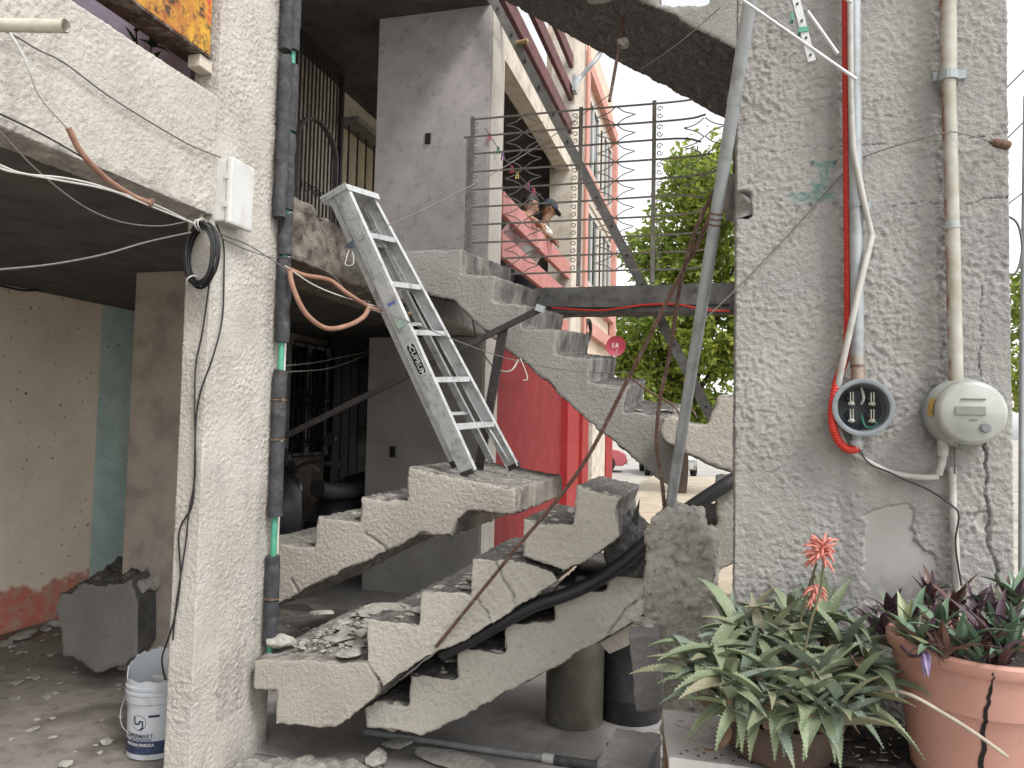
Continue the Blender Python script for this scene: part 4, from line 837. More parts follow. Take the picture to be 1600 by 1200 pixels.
# binder clip and wire hook caught on the near rail
p = PX(548, 384, Y=3.93); hk = thing('wire_clip', 'dark clip with bent wire loop caught on the stepladder rail', 'clip', p)
MB().add([p+V(-.03, -.02, -.01), p+V(.02, -.02, -.02), p+V(.025, -.025, .03), p+V(-.02, .01, -.01), p+V(.02, .01, -.02), p+V(.02, .01, .03)], [(0, 1, 2), (3, 5, 4), (0, 3, 4, 1), (1, 4, 5, 2), (2, 5, 3, 0)]).build('clip_body', M('clip_blue_grey', '#4b535c', '#3f464e', 20, .5), hk)
MB().tube(smooth_path([p+V(0, -.02, -.03), p+V(-.01, -.025, -.07), p+V(-.015, -.025, -.115), p+V(.03, -.025, -.115), p+V(.03, -.02, -.07), p+V(.02, -.02, -.04)], 3), .003, 6).build('wire_loop', m_wcable, hk, True)
# ------------------------------------------------------------------ black handrail lying on the fallen flight
hr = thing('handrail', 'black steel handrail with one post leaning over the fallen flight', 'handrail', PX(745, 735, Y=4.95))
MB().bar(PX(425, 692, Y=4.75), PX(846, 482, Y=4.86), .032, .04).build('rail', m_steel, hr, bevel=.003)
MB().bar(PX(787, 510, Y=4.86), PX(748, 735, Y=4.9), .06, .03, (0, 1, 0)).build('post', m_steel, hr, bevel=.003)
MB().bar(PX(838, 480, Y=4.85), PX(850, 484, Y=4.85), .036, .044).build('torn_end', m_galv, hr)
# ------------------------------------------------------------------ balcony railing of the upper landing
YR = 6.38
rl = thing('balcony_railing', 'openwork iron railing with scrolls and star curves on the dark landing beam', 'railing', PX(905, 432, Y=YR))
yb = [172, 200, 228, 257, 286, 314, 343, 372, 399, 425]         # heights of the bars at the middle post, pixels
zb = [PX(905, y, Y=YR).z for y in yb]; xl = PX(733, 300, Y=YR).x; xr = PX(1128, 300, Y=YR).x
rs2 = random.Random(5)
for k, z in enumerate(zb):
    e = xr-rs2.uniform(0, .18); x_ = xl if k < 8 else PX(745+k*5, 420, Y=YR).x
    MB().tube(smooth_path([(x_-.06 if k == 1 else x_, YR, z), ((x_+e)/2, YR, z+rs2.uniform(-.004, .004)), (e-.2, YR, z), (e, YR+rs2.uniform(-.05, .05), z+rs2.uniform(-.04, .06))], 4), .0088, 7).build('bar', m_rail, rl, True)
posts = [PX(x, 300, Y=YR).x for x in (736, 906, 1021)]
for x in posts: MB().box((x-.016, YR-.016, zb[-1]-.12), (x+.016, YR+.016, zb[0]+.02)).build('post', m_rail, rl)
MB().bar((PX(736, 300, Y=YR).x-.03, YR-.012, zb[-1]-.1), (PX(736, 300, Y=YR).x-.03, YR-.012, zb[1]), .03, .02).build('end_plate', m_rail, rl)
for x in [PX(q, 300, Y=YR).x for q in (817, 961, 1100)]:
    for k in range(9):
        z1, z0 = zb[k], zb[k+1]; zm = (z0+z1)/2; wv = .165
        if x > posts[2] and k in (0, 5, 6, 7, 8): continue
        for s_x in (-1, 1):
            pts = [V(x+.004*s_x, YR, z1), V(x+s_x*wv*.42, YR, z1-(z1-zm)*.62), V(x+s_x*wv, YR, zm), V(x+s_x*wv*.42, YR, z0+(zm-z0)*.62), V(x+.004*s_x, YR, z0)]
            MB().tube(smooth_path(pts[:3], 4)+smooth_path(pts[2:], 4)[1:], .0048, 5).build('star_curve', m_rail, rl, True)
for x, sgn in ((posts[0]+.028, 1), (posts[1]-.05, -1), (posts[2]+.045, 1)):
    for k in range(9):
        zm = (zb[k]+zb[k+1])/2
        for s_z in (-1, 1):
            mb = MB(); scroll(mb, (x, YR, zm+s_z*.028), .026, (sgn, 0, 0), (0, 0, s_z), 1, .0042, 1.1); mb.build('scroll', m_rail, rl, True)
# ------------------------------------------------------------------ extension ladder behind the railing
YE = 6.85; e0, e1 = PX(1108, 645, Y=YE), PX(772, 2, Y=YE); d_ = (e1-e0).normalized(); g0 = e0-d_*(e0.z/d_.z); e2 = e1+d_*.35
el = thing('extension_ladder', 'long grey extension ladder leaning from the pavement to the second floor', 'ladder', g0)
m_el = M('ladder_grey', '#7e7c78', '#6c6a66', 10, .5, .0006, 100, metal=.35, dirt='#4f4b46', dscale=9)
for oy in (0, .42):
    q = V(0, oy, 0); a = d_.cross(V(0, 1, 0)).normalized(); mb = MB().bar(g0+q, e2+q, .085, .006, (0, 1, 0)); sg = 1 if oy == 0 else -1
    for s_ in (-1, 1): mb.bar(g0+q+a*s_*.04+V(0, sg*.015, 0), e2+q+a*s_*.04+V(0, sg*.015, 0), .006, .03, (0, 1, 0))
    mb.build('side_rail', m_el, el)
L_ = (e2-g0).length; k = .25
while k < L_:
    p = g0+d_*k; rg = MB().tube([p+V(0, -.012, 0), p+V(0, .43, 0)], .017, 10).build('rung', m_el, el, True); MB().tube([p+V(0, -.0135, 0), p+V(0, -.011, 0)], .012, 10).build('rung_hole', m_black, rg); k += .305
p = e0+(e1-e0)*.885; MB().tube([p+V(.0, -.02, 0), p+V(.12, -.04, .005)], .02, 8).build('wooden_peg', M('pale_wood', '#b59a6c', '#a2885c', 20, .8), el)
# ------------------------------------------------------------------ washing line with pegs, thin lines
wl = [PX(758, 200, Y=6.9), PX(800, 262, Y=7.4), PX(850, 312, Y=8.2)]
wire('washing_line', 'thin washing line with coloured pegs behind the iron railing', 'washing line', wl, .004, m_wire, 5)
pc = [('pink', '#c4586f'), ('green', '#3f8f6a'), ('violet', '#8b6a9d'), ('red', '#b53f49'), ('yellow', '#c7b768'), ('magenta', '#b04f86')]
for k, f in enumerate((.12, .28, .4, .52, .66, .8, .9)):
    q = smooth_path(wl)[int(f*12)]; nm, cc = pc[k % 6]; pg = thing('clothes_peg', nm+' clothes peg clipped on the washing line', 'clothes peg', q-V(0, 0, .05), 'pegs on the washing line'); mm = M('peg_'+nm, cc, cc, 5, .5)
    for s_ in (-1, 1): MB().bar(q+V(s_*.004, 0, .02), q+V(s_*.014, 0, -.055), .012, .008, (0, 1, 0)).build('jaw', mm, pg)
wire('steel_line', 'thin steel line running from the stepladder up past the pale grey pier', 'wire', [PX(556, 372, Y=3.9), PX(650, 333, Y=4.3), PX(760, 277, Y=4.8), PX(860, 215, Y=5.6), PX(955, 146, Y=6.2)], .0035, m_wire, 5)
wire('steel_line', 'thin steel line hanging from the topmost flight down to the pillar edge', 'wire', [PX(1125, 12, Y=4.6), PX(1060, 68, Y=4.7), PX(1002, 108, Y=4.9)], .0035, m_wire, 5)
wire('steel_line', 'thin sagging line from the orange hose across the hanging flight', 'wire', [PX(575, 482, Y=3.85), PX(640, 503, Y=4.1), PX(720, 535, Y=4.5), PX(800, 562, Y=4.9), PX(900, 580, Y=4.93), PX(990, 582, Y=4.93)], .003, m_wire, 5)
wire('steel_line', 'upper of two thin lines strung across the ground floor hall', 'wire', [PX(440, 572, Y=3.7), PX(500, 565, Y=5), PX(580, 548, Y=6.9)], .0035, m_wire, 5); wire('steel_line', 'lower of two thin lines strung across the ground floor hall', 'wire', [PX(440, 582, Y=3.7), PX(520, 574, Y=5.2), PX(581, 551, Y=6.95)], .0035, m_wire, 5)
wire('red_cable', 'red cable slung under the dark landing beam', 'cable', [PX(862, 481, Y=6.22), PX(930, 485, Y=6.22), PX(965, 482, Y=6.22), PX(1010, 476, Y=6.22), PX(1060, 476, Y=6.22), PX(1100, 484, Y=6.22), PX(1140, 486, Y=6.22)], .0085, m_redtube, 7)
wire('black_cable', 'black cable slung under the dark landing beam', 'cable', [PX(855, 480, Y=6.25), PX(950, 481, Y=6.25), PX(1030, 478, Y=6.25), PX(1140, 476, Y=6.25)], .007, m_black, 6)
wire('pale_cable', 'pale cable looping over the handrail post from the pier side', 'cable', [PX(738, 500, Y=6.0), PX(748, 540, Y=5.6), PX(768, 570, Y=5.1), PX(785, 580, Y=4.95), PX(800, 578, Y=4.92), PX(810, 562, Y=4.94)], .006, m_wpvc, 7)
wire('pale_cable', 'short pale cable tail dangling from the hanging flight underside', 'cable', [PX(813, 560, Y=4.95), PX(822, 582, Y=4.95), PX(824, 593, Y=4.95), PX(818, 594, Y=4.95)], .004, m_wpvc, 6)
# ------------------------------------------------------------------ left column: insulated pipe, box, coil, cables
XI, YI = XF+.045, 3.45
def zi(y): return PX(436, y, X=XI).z
ip = thing('insulated_pipe', 'upright pipe in black foam sleeves with green gaps beside cream column', 'pipe', (XI, YI, .45))
MB().tube([(XI, YI, .42), (XI, YI, 4.4)], .0155, 12).build('green_pipe', m_green, ip, True)
def foam(z0, z1, x=XI, y=YI, r=.036, seed=0):
    n = max(3, int((z1-z0)/.05)); r0 = random.Random(seed); pts = [(x+r0.uniform(-.003, .003), y+r0.uniform(-.003, .003), z0+(z1-z0)*k/n) for k in range(n+1)]
    MB().tube(pts, [r*r0.uniform(.96, 1.03) for _ in pts], 16).build('foam_sleeve', m_foam, ip, True)
for k, (ya, yb_) in enumerate(((1000, 935), (930, 866), (806, 690), (686, 628), (622, 578), (534, 400), (395, 330), (322, 200), (195, 85), (62, -160))): foam(zi(ya), zi(yb_), seed=k)
for k, (ya, yb_) in enumerate(((340, 80), (70, -160))): foam(zi(ya), zi(yb_), XI+.0, YI-.062, .033, 30+k)
for ya in (626, 688, 932): MB().tube([(XI, YI, zi(ya)), (XI, YI, zi(ya)+.008)], .0385, 12).build('tie', m_rust, ip)
wp = MB().tube([(XF+.02, YC1-.005, zi(1010)), (XF+.02, YC1-.005, zi(300))], .012, 8).build('white_strip', m_wpvc); tag(wp, 'cream plastic strip running up the column edge behind foam pipe', 'pipe')
# white junction box
a, b = PX(353, 352, X=XF+.06), PX(391, 262, X=XF+.06); zt_, zb_ = PX(353, 246, X=XF+.06).z, PX(353, 345, X=XF+.06).z
jb = thing('junction_box', 'white plastic cable box fixed to the cream column', 'junction box', (XF, (a.y+b.y)/2, zb_))
MB().box((XF-.004, a.y-.005, zb_), (XF+.055, b.y, zt_)).build('back_box', m_white, jb, bevel=.008); lid = MB().box((XF+.056, a.y-.012, zb_-.012), (XF+.085, b.y+.006, zt_+.01)).build('lid', m_white, jb, bevel=.012)
for k in range(2): MB().box((XF+.05, a.y-.014, zb_+.06+k*.13), (XF+.075, a.y-.006, zb_+.09+k*.13)).build('hinge', m_white, lid)
# cable coil
cc = PX(314, 398, Y=YC0-.06); ux = V(.97, -.2, 0).normalized()
co_ = thing('cable_coil', 'coil of black cable hung at the column corner by white ties', 'cable coil', cc-V(0, 0, .15)); r0 = random.Random(3)
for k in range(15):
    rx, rz = r0.uniform(.078, .098), r0.uniform(.122, .146); off = V(r0.uniform(-.006, .006), r0.uniform(-.022, .02), r0.uniform(-.008, .003)); ph = r0.uniform(-.08, .08)
    MB().tube([cc+off+ux*(rx*math.cos(2*math.pi*j/36))+V(0, 0, rz*math.sin(2*math.pi*j/36+ph)) for j in range(36)], .0042, 6, False, True).build('loop', m_black, co_, True)
for an_ in (88, 100, 238):
    q = cc+ux*(.088*math.cos(math.radians(an_)))+V(0, 0, .134*math.sin(math.radians(an_)))
    MB().tube([q+V(0, .035*math.cos(t), 0)+Vector((math.cos(math.radians(an_))*ux.x, 0, math.sin(math.radians(an_))))*.026*math.sin(t) for t in [2*math.pi*j/14 for j in range(14)]], .0035, 5, False, True).build('tie', m_wcable, co_, True)
for dx in (-8, 6): MB().tube(smooth_path([PX(312+dx*.3, 352, Y=YC0-.04), PX(316+dx*.2, 330, Y=YC0-.03), PX(320, 312, Y=YC0-.005)]), .0035, 5).build('hanger', m_wcable, co_, True)
lc = lambda x, y, d=.02: PX(x, y, Y=YC0-d) if x < 321 else PX(x, y, X=XF+d)
wire('black_cable', 'black cable dropping from the coil along the column corner into the bucket', 'cable', [PX(338, 350, X=XF+.03), PX(349, 380, X=XF+.02), PX(350, 430, X=XF+.015), PX(347, 500, X=XF+.015), PX(332, 560, X=XF+.015), PX(314, 610, Y=YC0-.015), PX(306, 660, Y=YC0-.015), PX(304, 740, Y=YC0-.012), PX(300, 790, Y=YC0-.012), PX(280, 830, Y=YC0-.015), PX(282, 900, Y=YC0-.012), PX(274, 960, Y=YC0-.015), PX(262, 1000, Y=YC0+.0), PX(253, 1030, Y=2.98), PX(258, 1062, Y=3.0)], .0042, m_black)
wire('black_cable', 'second black cable hanging straight down from the coil along the corner', 'cable', [PX(330, 410, X=XF+.03), PX(326, 450, X=XF+.02), PX(316, 520, Y=YC0-.015), PX(306, 570, Y=YC0-.015), PX(304, 640, Y=YC0-.018), PX(305, 740, Y=YC0-.018), PX(295, 800, Y=YC0-.015), PX(290, 850, Y=YC0-.015), PX(276, 940, Y=YC0-.015), PX(270, 1000, Y=YC0-.01)], .0036, m_black)
XA = XF+.1
wire('grey_cable', 'grey cable running down the rough parapet beam to the white box', 'cable', [PX(-60, 20, X=XF+.02), PX(15, 52, X=XF+.02), PX(60, 78, X=XF+.015), PX(100, 98, X=XF+.015), PX(170, 150, X=XF+.012), PX(250, 200, X=XF+.012), PX(300, 228, X=XF+.012), PX(345, 246, X=XF+.02)], .0032, m_wire)
cb = wire('grey_cable', 'grey cable falling from the beam into the orange tube', 'cable', [PX(15, 50, X=XF+.03), PX(38, 90, X=XA), PX(62, 150, X=XA), PX(105, 200, X=XA)], .004, m_pvc)
ot = thing('orange_tube', 'weathered orange tube sleeve curving along the garage beam', 'tube', PX(170, 285, X=XA)); MB().tube(smooth_path([PX(107, 200, X=XA), PX(128, 240, X=XA), PX(165, 278, X=XA), PX(205, 305, X=XA), PX(236, 318, X=XA)]), .0105, 10).build('tube', m_orange, ot, True)
MB().tube([PX(232, 322, X=XA), PX(238, 312, X=XA)], .0115, 10).build('cut_end', m_rust, ot)
wire('black_line', 'thin black line reaching the orange tube under the parapet beam', 'wire', [PX(-60, 150, X=XA), PX(0, 178, X=XA), PX(70, 212, X=XA), PX(136, 250, X=XA)], .003, m_black)
for k, dy in enumerate((0, 5)): wire('white_cable', 'bright white cable of a pair sagging to the column corner', 'cable', [PX(-80, 220+dy, X=XA), PX(0, 258+dy, X=XA), PX(40, 272, X=XA), PX(100, 278+dy, X=XA), PX(160, 292+dy*.5, X=XA), PX(235, 322-dy, X=XA), PX(305, 350, X=XF+.03)], .0036, m_wcable, 6, 'white cable pair')
wire('grey_cable', 'thin grey cable sagging deep before the dark garage ceiling', 'cable', [PX(-40, 160, X=XA), PX(0, 205, X=XA), PX(60, 268, X=XA), PX(130, 322, X=XA), PX(190, 347, X=XA), PX(250, 353, X=XA), PX(298, 345, X=XF+.03)], .0026, m_wire)
wire('grey_cable', 'grey cable rising gently to the coil across the garage mouth', 'cable', [PX(-40, 424, X=XA), PX(0, 421, X=XA), PX(80, 413, X=XA), PX(160, 398, X=XA), PX(230, 378, X=XA), PX(298, 363, X=XF+.03)], .0036, m_wire)
wire('black_line', 'short dark wire on the garage ceiling edge above beige wall', 'wire', [PX(0, 446, X=-5.1), PX(40, 454, X=-5.1), PX(75, 450, X=-5.1), PX(102, 446, X=-5.1)], .009, m_black)
for k, (e, lab) in enumerate((((452, 424), 'thin cable from white box to the orange hose'), ((430, 404), 'thin dark cable from the coil behind the foam pipe'))):
    wire('grey_cable', lab, 'cable', [PX(322, 350, X=XF+.04), PX(350, 368+k*6, X=XF+.03), PX(390, 384+k*8, X=XF+.03), PX(*e, X=XF+.09)], .003, m_wire)
wire('orange_hose', 'weathered orange hose looping low beside the foam pipe', 'hose', [PX(452, 420, X=-2.12), PX(458, 450, X=-2.1), PX(478, 490, X=-2.05), PX(510, 513, X=-2.0), PX(545, 508, X=-1.95), PX(568, 495, X=-1.93), PX(577, 480, X=-1.92)], .0135, m_orange, 10)
wire('orange_hose', 'weathered orange hose running straight towards the stepladder', 'hose', [PX(450, 420, X=-2.12), PX(475, 430, X=-2.1), PX(515, 438, X=-2.05), PX(545, 460, X=-1.98), PX(590, 485, X=-1.95), PX(640, 490, X=-1.95)], .0125, m_orange, 10)
wire('white_cable', 'thin white cable beside the straight orange hose', 'cable', [PX(445, 415, X=-2.12), PX(490, 445, X=-2.07), PX(540, 465, X=-2.0), PX(600, 482, X=-1.97)], .0035, m_wcable)
wire('grey_cable', 'thin grey cable hanging below the broken slab edge', 'cable', [PX(452, 392, X=-2.12), PX(480, 410, X=-2.1), PX(520, 430, X=-2.05), PX(550, 465, X=-2.0), PX(580, 472, X=-1.98)], .0028, m_wire)
# plastic pipe end over the garage
p0, p1 = PX(-200, 36, T=2.0), PX(103, 41, T=1.9); d = (p1-p0).normalized()
pv = thing('pvc_pipe', 'cream plastic pipe end jutting out above the parapet beam', 'pipe', p1)
MB().tube([p0, p1], .0165, 16, False).tube([p1, p0], .0135, 16, False).build('pipe', m_wpvc, pv, True)
MB().tube([p1-d*.03, p1-d*.0295], .0134, 16).build('dark_bore', m_steel, pv)
# rusty yellow sheet over the parapet, its bracket, plants behind
s_ = NM('rusted_yellow_paint'); n1 = s_.noise(6, 8, .65); n2 = s_.noise(22, 8, .7); c = s_.mix(s_.ramp(n1, .38, .58), '#c79a2f', '#9c5a2c'); c = s_.mix(s_.ramp(n2, .5, .62), c, '#3d2a1f'); c = s_.mix(s_.ramp(s_.noise(3, 3), .55, .6), c, s_.mix(s_.ramp(n2, .45, .6), '#b0402f', '#c79a2f'))
s_.col(c).rough(.7).bump(n2, .004)
zc = PX(333, 95, X=XF-.03).z
ys = thing('yellow_balustrade', 'rusted yellow and red steel balustrade above the parapet beam', 'balustrade', (XF-.05, 2.2, zc))
MB().box((XF-.13, .9, zc+.012), (XF-.03, YC0-.03, zc+.9)).build('sheet', s_.m, ys, bevel=.004)
MB().box((XF-.16, .9, zc-.002), (XF-.025, YC0-.025, zc+.01)).build('bottom_flange', M('rust_flake', '#4a3528', '#2f221a', 14, .9, .004, 90, dirt='#8a827a', dscale=16), ys)
MB().box((XF-.1, YC0-.09, zc-.06), (XF-.035, YC0-.004, zc-.004)).build('bracket', m_creamp, ys, bevel=.004)
def leaf_mesh(name, L, Wd, droop, mat, n=7, cup=.25, thick=.12, twist=0., sag=0.):
    """a leaf along +x, base at origin, rising or drooping by droop; closed, concave above"""
    mb = MB(); rows = []; x = z = 0.; ang = 0.
    for i in range(n+1):
        t = i/n; wv = Wd*(1-t**1.8)*(.75+.5*t*(1-t)*2)/2 if i < n else .0008
        dx, dz = math.cos(ang), math.sin(ang); nx_, nz_ = -dz, dx
        c = V(x, 0, z); tw = twist*t
        def q(y, h): y2 = y*math.cos(tw)-h*math.sin(tw); h2 = y*math.sin(tw)+h*math.cos(tw); return c+V(nx_*h2, y2, nz_*h2)
        rows.append([q(-wv, wv*cup), q(0, 0), q(wv, wv*cup), q(0, -wv*thick*4)])
        x += dx*L/n; z += dz*L/n; ang -= (droop+sag*t)/n
    vs = [p for r in rows for p in r]; fs = []
    for i in range(n):
        for k in range(4): fs.append((i*4+k, i*4+(k+1) % 4, (i+1)*4+(k+1) % 4, (i+1)*4+k))
    fs += [(0, 3, 2, 1), tuple(n*4+k for k in range(4))]
    return mb.add(vs, fs).mesh(name, mat, True)
def put(me, name, p, az, el, roll, sc, parent):
    o = bpy.data.objects.new(name, me); o.rotation_euler = Euler((roll, -el, az), 'XYZ'); o.scale = (sc, sc, sc); o.location = Vector(p)-wloc(parent); return link(o, parent)
m_leafd = M('dark_leaf', '#2f4a2b', '#24391f', 20, .45); LM = [leaf_mesh('leaf', .1, .04, d, m_leafd, 5, .2, .05) for d in (.3, .8, 1.2)]
r0 = random.Random(8)
for (px, py), lab in (((216, 62), 'small green house plant peeping over the parapet beside ochre wall'), ((272, 110), 'dark leafy house plant on the parapet before the lilac wall')):
    c = PX(px, py, X=XF-.35); pl = thing('house_plant', lab, 'plant', V(c.x, c.y, 3.12)); 
    for k in range(4):
        e = c+V(r0.uniform(-.06, .06), r0.uniform(-.08, .08), r0.uniform(-.05, .08)); MB().tube(smooth_path([V(c.x, c.y, 3.0), (V(c.x, c.y, 3.0)+e)/2+V(0, .02, 0), e]), .004, 5).build('stem', m_leafd, pl, True)
        for j in range(7): put(LM[j % 3], 'leaf', e-V(0, 0, r0.uniform(0, .15)), r0.uniform(0, 6.3), r0.uniform(-.2, .9), 0, r0.uniform(.7, 1.1), pl)
# ------------------------------------------------------------------ white rusty bench with potted plants
ZB = .78
s_ = NM('chipped_white_enamel'); n1 = s_.noise(9, 9, .7); c = s_.mix(s_.ramp(s_.noise(3, 6), .4, .65), '#c6c5c1', '#aeaba5'); c = s_.mix(s_.ramp(n1, .56, .66), c, '#6d4433'); x_, y_, z_ = s_.sep(s_.co.outputs['Position'])
c = s_.mix(s_.ramp(s_.math('ADD', x_, s_.math('MULTIPLY', s_.noise(7, 6), .35)), .15, .3), c, '#2c2723'); s_.col(c).rough(.65).bump(n1, .002)
fl, bl_ = PX(1045, 1183, Z=ZB), PX(1040, 1083, Z=ZB); ex = 1.15
bn = thing('metal_bench', 'rusty white enamelled metal cabinet used as a plant bench', 'bench', V(.4, 2.28, 0))
MB().prism([fl, V(fl.x+ex, fl.y+.02, ZB), V(bl_.x+ex, YP-.015, ZB), V(bl_.x, YP-.015, ZB)], (0, 0, -.03)).build('top', s_.m, bn, bevel=.004)
m_rb = M('rust_brown_panel', '#7d4b3d', '#673a2f', 8, .8, .003, 60, dirt='#b5aca4', dscale=9)
MB().prism([fl+V(.01, .012, -.031), V(fl.x+ex-.01, fl.y+.03, ZB-.031), V(bl_.x+ex-.01, YP-.03, ZB-.031), V(bl_.x+.01, YP-.03, ZB-.031)], (0, 0, -ZB+.03)).build('cabinet', m_rb, bn)
for k in range(9):
    p = fl+V(.03+k*.045, .03, .0012); MB().lathe([(0, 0), (.0045, 0), (.004, .0006), (0, .0007)], p, 8).build('vent_hole', m_black, bn)
for k in range(9):
    p = fl+V(.045+k*.045, .055, .0012); MB().lathe([(0, 0), (.0045, 0), (.004, .0006), (0, .0007)], p, 8).build('vent_hole', m_black, bn)
m_soil = M('dark_soil', '#2a2420', '#1d1916', 30, .95, .01, 70, dirt='#4a4038', dscale=40)
so_ = remeshed(MB().prism([PX(x, y, Z=ZB+.004) for x, y in ((1175, 1150), (1260, 1192), (1400, 1215), (1620, 1215), (1600, 1120), (1300, 1080), (1160, 1095))], (0, 0, .018)), .01, rough_plain(.014, 22, .006, 77), 'spilled_soil', m_soil); tag(so_, 'dark spilled soil on the bench round the terracotta pot', 'soil', kind='stuff')
r0 = random.Random(21); mb = MB()
for k in range(70):
    p = PX(r0.uniform(1180, 1420), r0.uniform(1120, 1190), Z=ZB+.026); s = r0.uniform(.004, .014); a = r0.uniform(0, 6.3); mb.bar(p-V(math.cos(a), math.sin(a), .1)*s, p+V(math.cos(a), math.sin(a), .1)*s, .004, .002)
o = mb.build('dry_litter', M('dry_litter', '#a59a86', '#6e5f4c', 50, .9)); tag(o, 'dry leaf litter scattered on the spilled soil', 'litter', kind='stuff')
# aloe
c0 = PX(1215, 1105, Z=ZB+.08)
pt = thing('planter_bowl', 'low brown planter bowl hidden under the aloe on the white bench', 'planter', V(c0.x, 2.27, ZB+.001))
MB().lathe([(0, 0), (.13, 0), (.14, .015), (.16, .09), (.168, .095), (.168, .107), (.15, .107), (.145, .09), (0, .085)], V(c0.x, 2.27, ZB+.001), 36, None, False).build('bowl', M('brown_bowl', '#4d3d33', '#3f322a', 6, .7, .001, 60, dirt='#4f4339', dscale=9), pt, True)
MB().lathe([(0, .1), (.15, .092)], V(c0.x, 2.27, ZB+.001), 24, None, False).build('soil', m_soil, pt)
def aloe_mat(name, a, b, tip):
    s = NM(name); tc = s.n('ShaderNodeTexCoord'); o = tc.outputs['Object']; x, y, z = s.sep(o)
    c = s.mix(s.ramp(s.noise(9, 4, .5, s.co.outputs['Position']), .35, .65), a, b)
    vo = s.n('ShaderNodeTexVoronoi', Scale=95.); s.l(o, vo.inputs['Vector']); c = s.mix(s.ramp(vo.outputs['Distance'], .16, .26, .45, 0), c, '#a9b79c')
    c = s.mix(s.ramp(x, .16, .25, 0, .8), c, tip); s.col(c); s.rough(.6); s.b.inputs['Subsurface Weight'].default_value = .06; s.b.inputs['Subsurface Radius'].default_value = (.01, .02, .005); return s.m
am = [aloe_mat('aloe_green', '#7b8669', '#69755a', '#857f68'), aloe_mat('aloe_blue_green', '#738070', '#626f5f', '#8a8468'), aloe_mat('aloe_bronze', '#7f7a62', '#6c755a', '#7d6456'), M('aloe_dry', '#86705c', '#6a5241', 15, .8)]
def aloe_leaf(L, Wd, droop, mat, sag):
    me = leaf_mesh('leaf', L, Wd, droop, mat, 9, .32, .14, random.Random(L*99+droop).uniform(-.5, .5), sag)
    # small teeth along both margins
    bm = bmesh.new(); bm.from_mesh(me); bm.verts.ensure_lookup_table(); vs = [v.co.copy() for v in bm.verts]
    for i in range(9):
        for k in (0, 2):
            for j in range(2):
                a = vs[i*4+k].lerp(vs[(i+1)*4+k], j/2); b = vs[i*4+k].lerp(vs[(i+1)*4+k], j/2+.22); out = (vs[i*4+k]-vs[i*4+1]).normalized()*.0035+V(.003, 0, 0)
                q = [bm.verts.new(p) for p in (a, b, (a+b)/2+out)]; bm.faces.new(q)
    bm.to_mesh(me); bm.free(); return me
AL = []
r0 = random.Random(33)
for k in range(16): AL.append(aloe_leaf(r0.uniform(.155, .225), r0.uniform(.038, .054), r0.uniform(.1, .9), am[0 if k < 8 else 1 if k < 13 else 2], r0.uniform(.2, 1.3)))
DRY = [leaf_mesh('dry_leaf', .14, .03, d, am[3], 7, .7, .05, 1.2, 2.) for d in (1., 2., 3.)]
al = thing('aloe_plant', 'sprawling spotted green aloe with coral flower heads on the white bench', 'plant', V(c0.x, 2.27, ZB+.12))
heads = [(1115, 1035, 2.24), (1165, 1075, 2.16), (1190, 1010, 2.34), (1225, 1090, 2.14), (1250, 1030, 2.3), (1280, 1075, 2.17), (1320, 1030, 2.3), (1335, 1085, 2.16), (1150, 1000, 2.38), (1290, 985, 2.4), (1095, 1065, 2.2), (1240, 980, 2.42), (1140, 1090, 2.1), (1200, 1105, 2.08), (1262, 1108, 2.08), (1310, 1110, 2.09), (1360, 1060, 2.22)]
n_ = 0
for h, (px, py, yy) in enumerate(heads):
    c = PX(px, py+14, Y=yy); c.z = max(c.z, ZB+.07); nl = r0.choice([12, 13, 14]); a0 = r0.uniform(0, 6.3)
    MB().tube([V(c.x*.6+c0.x*.4, 2.27+(yy-2.27)*.6, ZB+.11), c+V(0, 0, -.02), c+V(0, 0, .03)], [.014, .016, .01], 8).build('stem', am[3], al, True)
    for k in range(nl):
        az = a0+k*2.4+r0.uniform(-.3, .3); e = r0.uniform(.1, 1.15)*(.55+.5*k/nl); fx = math.sin(az)
        if yy > 2.3 and math.sin(az) > .3: e = max(e, 1.0)
        put(AL[r0.randrange(16)], 'leaf', c+V(math.cos(az), math.sin(az), 0)*.012+V(0, 0, .006*k), az, e, r0.uniform(-.3, .3), r0.uniform(.62, 1.0), al); n_ += 1
for k in range(14):
    c = PX(r0.uniform(1080, 1350), r0.uniform(1040, 1140), Y=r0.uniform(2.1, 2.2)); put(DRY[k % 3], 'dry_leaf', c, r0.uniform(0, 6.3), r0.uniform(-.9, .2), r0.uniform(-1, 1), r0.uniform(.6, 1.1), al)
# hanging front leaves
for px, py, az, el_, k in ((1215, 1085, -1.7, -.5, 1), (1275, 1090, -1.2, -.45, 3), (1320, 1095, -1.0, -.35, 9), (1165, 1090, -2.2, -.35, 2), (1110, 1065, -2.9, -.3, 10), (1300, 1105, -1.5, -.6, 4), (1345, 1095, -.6, -.25, 6), (1190, 1090, -1.9, -.55, 0), (1140, 1095, -2.5, -.3, 5), (1180, 1105, -2.0, -.35, 7), (1205, 1110, -1.3, -.3, 8), (1240, 1108, -1.9, -.4, 11), (1260, 1105, -1.0, -.35, 12), (1290, 1100, -2.1, -.3, 1), (1245, 1095, -1.5, -.2, 2), (1225, 1100, -2.4, -.25, 4), (1310, 1090, -1.7, -.3, 10), (1160, 1080, -1.6, -.4, 3)):
    put(AL[k], 'leaf', PX(px, py, Y=2.12), az, el_, 0, .85, al)
m_stalk = M('flower_stalk', '#6d6a52', '#5a5a45', 30, .6); m_fl = M('coral_flower', '#b9675c', '#cc8a7c', 60, .6)
